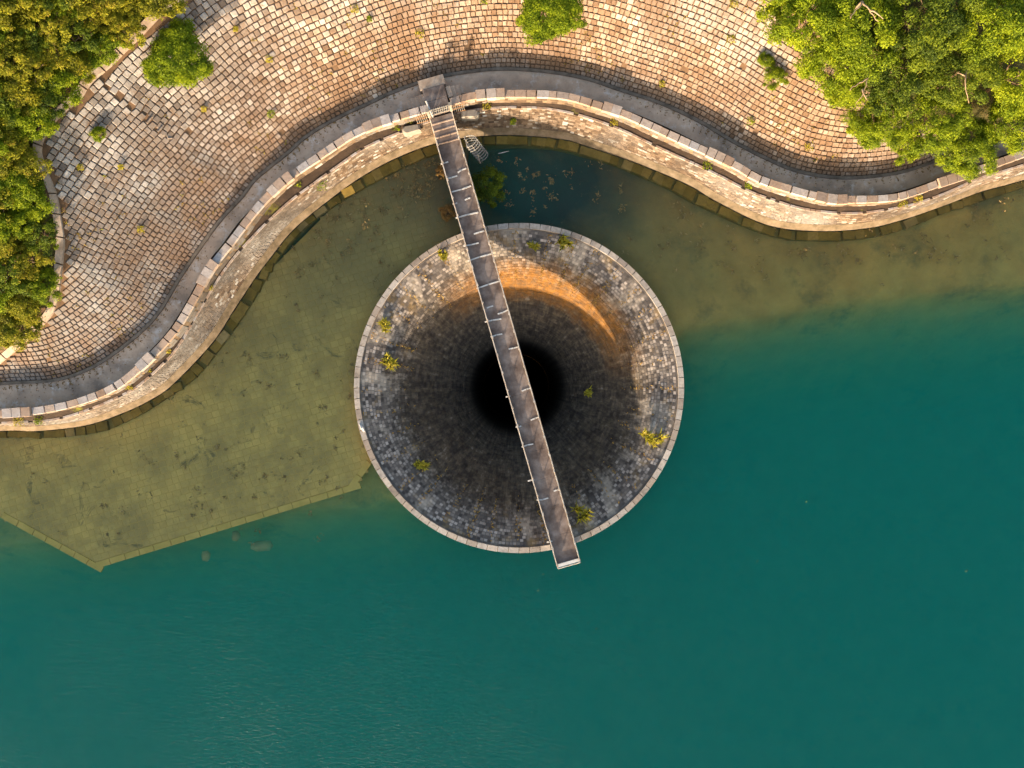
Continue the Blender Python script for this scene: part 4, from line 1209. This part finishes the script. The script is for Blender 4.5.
for u, v, r_, m_, lb in TUFTS:
    p = unproject(u, v); 
    sc_ = K * (CAM_H - p[2]) / CAM_H
    tuft('grass_tuft', p + (0, 0, .08), r_ * sc_ * .8, 90, M_leaf_bright if m_ == 'g' else M_leaf_yellow, lb, 'grass', 'tufts growing between the slope stones')
SHORE = [(298, 184, 6, 'g', 3.0, 'round green plant on the soil strip at a parapet pier left of the bridge'), (322, 186, 9, 'g', 2.4, 'leafy green plant hanging on the shore wall left of the bridge'), (237, 243, 7, 'g', 3.0, 'green plant on the soil strip along the left wall'),
         (168, 350, 6, 'y', 3.0, 'yellow-green plant on the soil strip at the left wall bend'), (210, 287, 6, 'y', 3.0, 'yellow plant on the soil strip beside a left pier'), (396, 127, 7, 'g', 3.0, 'green plant behind the parapet just left of the gate'), (148, 368, 7, 'y', 3.0, 'yellow-green moss plant at the lower left parapet pier'),
         (614, 122, 7, 'y', 3.0, 'yellow plant below the parapet pier right of the bridge'), (513, 122, 5, 'g', 1.6, 'small bright plant on the shore wall right of the ladder'), (707, 165, 8, 'g', 3.0, 'green plant on the soil strip below the right parapet pier'), (748, 186, 6, 'g', 3.0, 'small green plant on the soil strip along the right wall'),
         (902, 203, 8, 'y', 3.0, 'yellow-green plant on the soil strip below the road end'), (917, 199, 7, 'y', 3.0, 'yellow plant on the soil strip left of the leaning lime tree'), (487, 106, 7, 'y', 3.0, 'mossy plant on the soil strip right of the pale rounded block'), (20, 421, 9, 'y', 3.0, 'yellow moss patch on the soil strip at the far left'), (40, 420, 8, 'g', 3.0, 'green moss patch on the soil strip at the lower left'),
         (410, 121, 6, 'y', 3.0, 'yellow moss between left parapet and pale rounded block'), (130, 386, 6, 'y', 3.0, 'low yellow-green moss on the soil strip near the left bend')]
for u, v, r_, m_, z_, lb in SHORE:
    p = W(u, v, z_)
    tuft('wall_plant', p + (0, 0, .0), r_ * K * .9, 120, M_leaf_bright if m_ == 'g' else M_leaf_yellow, lb, 'plant', 'plants along the shore wall', h=.4)
RING_T = [(391, 363, 10, 'g', 'bright yellow-green grass clump on the left of the spillway ring'), (421, 465, 9, 'g', 'yellow-green grass clump on the lower left of the spillway ring'), (650, 440, 13, 'y', 'yellow-green grass patch on the right of the spillway ring'), (581, 511, 11, 'g', 'grass clump on the spillway right of the bridge end'),
          (563, 244, 9, 'y', 'pale yellow grass clump on the upper right of the spillway ring'), (384, 327, 9, 'y', 'yellow grass clump on the upper left of the spillway ring'), (441, 255, 6, 'y', 'small yellow grass clump on the ring left of the bridge'), (589, 393, 6, 'g', 'small green clump inside the funnel right of the shaft'), (533, 247, 6, 'y', 'faint yellow clump on the ring just right of the bridge')]
def ring_point(u, v):
    for s in np.linspace(0, 9, 200):
        r_, z_ = prof(s); p = W(u, v, z_)
        if math.hypot(p[0] - RCX, p[1] - RCY) >= r_: return p
    return W(u, v, -2)
for u, v, r_, m_, lb in RING_T:
    clump('grass_clump', ring_point(u, v) + (0, 0, .03), r_ * K * 1.15, 130, M_leaf_yellow, lb, 'grass', 'grass clumps growing on the spillway')
# sparse dry grass along the radial joints of the ring: part of the spillway's growth
C = []
for k in range(36):
    t = 2 * math.pi * (k + random.uniform(-.15, .15)) / 36
    for q in range(random.randint(10, 60)):
        s = random.uniform(.1, 3.6 + random.random() * 1.5); r_, z_ = prof(s)
        tt = t + random.gauss(0, .012)
        C.append((RCX + r_ * math.cos(tt), RCY + r_ * math.sin(tt), z_ + random.uniform(.05, .14)))
C = np.array(C); nn = RNG.normal(size=(len(C), 3)) * .4 + (0, 0, .7); nn /= np.linalg.norm(nn, axis=1)[:, None]
link('joint_grass', leaves_mesh(C, nn, RNG.uniform(.12, .26, len(C)), RNG.random(len(C)), .4), M_leaf_dry, None, 'dry ochre grass in the joints of the spillway ring', 'grass', kind='stuff')

# shrubs at the bridge
p = W(487, 186, 1.0); plant('shrub', crown_s[3], M_leaf_dark, (p[0], p[1], -.3), 1.0, 'dark green shrub in the water below the caged ladder', 'shrub')
p = W(447, 211, .6); plant('shrub', crown_sparse[0], M_leaf_brown, (p[0], p[1], -.4), .42, 'dry orange shrub at the left side of the bridge', 'shrub')
p = W(441, 172, .3); plant('shrub', crown_sparse[1], M_leaf_brown, (p[0], p[1], -.5), .36, 'dry ochre shrub against the shore wall left of the bridge', 'shrub')
# water weed near the shore
C = []
def weed(u0, v0, su, sv, n, z0=-.3, z1=-.04):
    for k in range(n):
        u, v = random.gauss(u0, su), random.gauss(v0, sv)
        r_ = random.uniform(.12, .45); m_ = random.randint(4, 16); z = random.uniform(z0, z1)
        q = W(u, v, z)
        if math.hypot(q[0] - RCX, q[1] - RCY) < 13.2: continue
        for i in range(m_): C.append(q + np.array((random.gauss(0, r_ * .5), random.gauss(0, r_ * .5), random.uniform(-.1, .05))))
weed(365, 215, 40, 26, 70); weed(330, 250, 40, 35, 40); weed(420, 175, 22, 14, 45); weed(560, 185, 40, 16, 40); weed(820, 250, 90, 14, 55); weed(980, 205, 30, 12, 30); weed(700, 230, 40, 22, 30)
weed(225, 437, 14, 8, 8, -.8, -.5); weed(290, 380, 80, 60, 60, -.38, -.2); weed(170, 490, 80, 32, 45, -.38, -.25)
C = np.array(C); nn = RNG.normal(size=(len(C), 3)) * .4 + (0, 0, .8); nn /= np.linalg.norm(nn, axis=1)[:, None]
link('water_weed', leaves_mesh(C, nn, RNG.uniform(.12, .34, len(C)), RNG.random(len(C)), .35), M_weed, None, 'scattered ochre water weed in the shallows', 'water weed', kind='stuff')
# boulders below the terrace edge and a floating stick
for (u, v, r_, z_, lb) in ((206, 556, .5, -2.3, 'pale triangular boulder under water below the terrace edge'), (262, 546, .8, -2.9, 'dim rounded boulder under water right of the triangular boulder'), (236, 536, .5, -2.5, 'small dim boulder close under the terrace edge')):
    p = W(u, v, z_)
    v_, f_ = [], []
    for a_ in range(1, 6):
        for k in range(9):
            th_, ph_ = math.pi * a_ / 6, 2 * math.pi * k / 9
            q = r_ * (1 + .3 * math.sin(2.1 * ph_ + r_ * 9) + random.uniform(-.1, .1))
            v_.append(p + np.array((q * math.sin(th_) * math.cos(ph_), q * .75 * math.sin(th_) * math.sin(ph_), .55 * r_ * math.cos(th_))))
    v_ += [p + (0, 0, .6 * r_), p - (0, 0, .6 * r_)]
    f_ = [(a_ * 9 + k, (a_ + 1) * 9 + k, (a_ + 1) * 9 + (k + 1) % 9, a_ * 9 + (k + 1) % 9) for a_ in range(4) for k in range(9)]
    f_ += [(45, k, (k + 1) % 9) for k in range(9)] + [(46, 36 + (k + 1) % 9, 36 + k) for k in range(9)]
    link('boulder', mesh_from(v_, f_, 'boulder', True), M_boulder, None, lb, 'boulder')
mb = MB().tube([W(498, 153.5, .03), W(503, 152.5, .05), W(509, 151, .02)], [.02, .035, .015], 5)
link('floating_stick', mb.mesh(), M_white, None, 'thin pale stick floating on dark water right of the ladder', 'stick')
for k, (u, v) in enumerate([(543, 574), (538, 591), (806, 502), (757, 561), (966, 571), (596, 629)]):
    tuft('floating_leaf', W(u, v, .01), .1, 3, M_leaf_yellow, ['yellow leaf floating just below the bridge end', 'green-yellow leaf floating a little further below the bridge end', 'tiny leaf floating on the right open water', 'tiny pale leaf floating right of the spillway', 'tiny leaf floating near the right edge', 'tiny leaf floating south of the spillway'][k], 'leaf', h=.04, leaf=.09)

C = []
fs = fr2[(project(fr2)[:, 0] > -20) & (project(fr2)[:, 0] < 960)]; ds_ = dirr[(project(fr2)[:, 0] > -20) & (project(fr2)[:, 0] < 960)]
for k in range(2600):
    i = random.randrange(len(fs)); off = abs(random.gauss(0, .28)) + .12 if random.random() < .8 else random.uniform(.2, 1.9)
    if math.sin(i * .11) + math.sin(i * .037 + 1) < random.uniform(-1.4, .9): continue
    q = fs[i] + ds_[i] * off; C.append(q + np.array((random.uniform(-.12, .12), random.uniform(-.12, .12), .03)))
C = np.array(C); nn = RNG.normal(size=(len(C), 3)) * .25 + (0, 0, 1); nn /= np.linalg.norm(nn, axis=1)[:, None]
link('leaf_litter', leaves_mesh(C, nn, RNG.uniform(.06, .15, len(C)), RNG.random(len(C)), .6), M_leaf_brown, None, 'brown leaf litter gathered along the inner edge of the road', 'leaf litter', kind='stuff')

# weeds rooted in the joints of the slope
seedp = SLOPE_P[RNG.random(len(SLOPE_P)) < .5]
cl_ = np.sin(seedp[:, 0] * .55 + 1.7 * np.sin(seedp[:, 1] * .3)) * np.cos(seedp[:, 1] * .6 + seedp[:, 0] * .21)
seedp = seedp[RNG.random(len(seedp)) < np.where(cl_ > .55, .4, .035)]
C = np.repeat(seedp, 7, 0) + RNG.normal(0, .09, (len(seedp) * 7, 3)) * (1, 1, 0)
C[:, :2] += np.repeat(RNG.normal(0, .18, (len(seedp), 2)), 7, 0)
C[:, 2] = z_of_d(foot_dist(C[:, :2])) + RNG.uniform(.04, .13, len(C))
nn = RNG.normal(size=(len(C), 3)) * .5 + (0, -.3, .8); nn /= np.linalg.norm(nn, axis=1)[:, None]
M_joint_weed = leaf_mat('joint_weed', [(0.1, (0.12, 0.075, 0.02)), (0.5, (0.26, 0.17, 0.04)), (0.8, (0.30, 0.24, 0.03)), (0.95, (0.16, 0.19, 0.02))])
link('joint_weeds', leaves_mesh(C, nn, RNG.uniform(.09, .22, len(C)), RNG.random(len(C)), .45), M_joint_weed, None, 'dry ochre weeds rooted in the joints of the stone slope', 'weeds', kind='stuff')
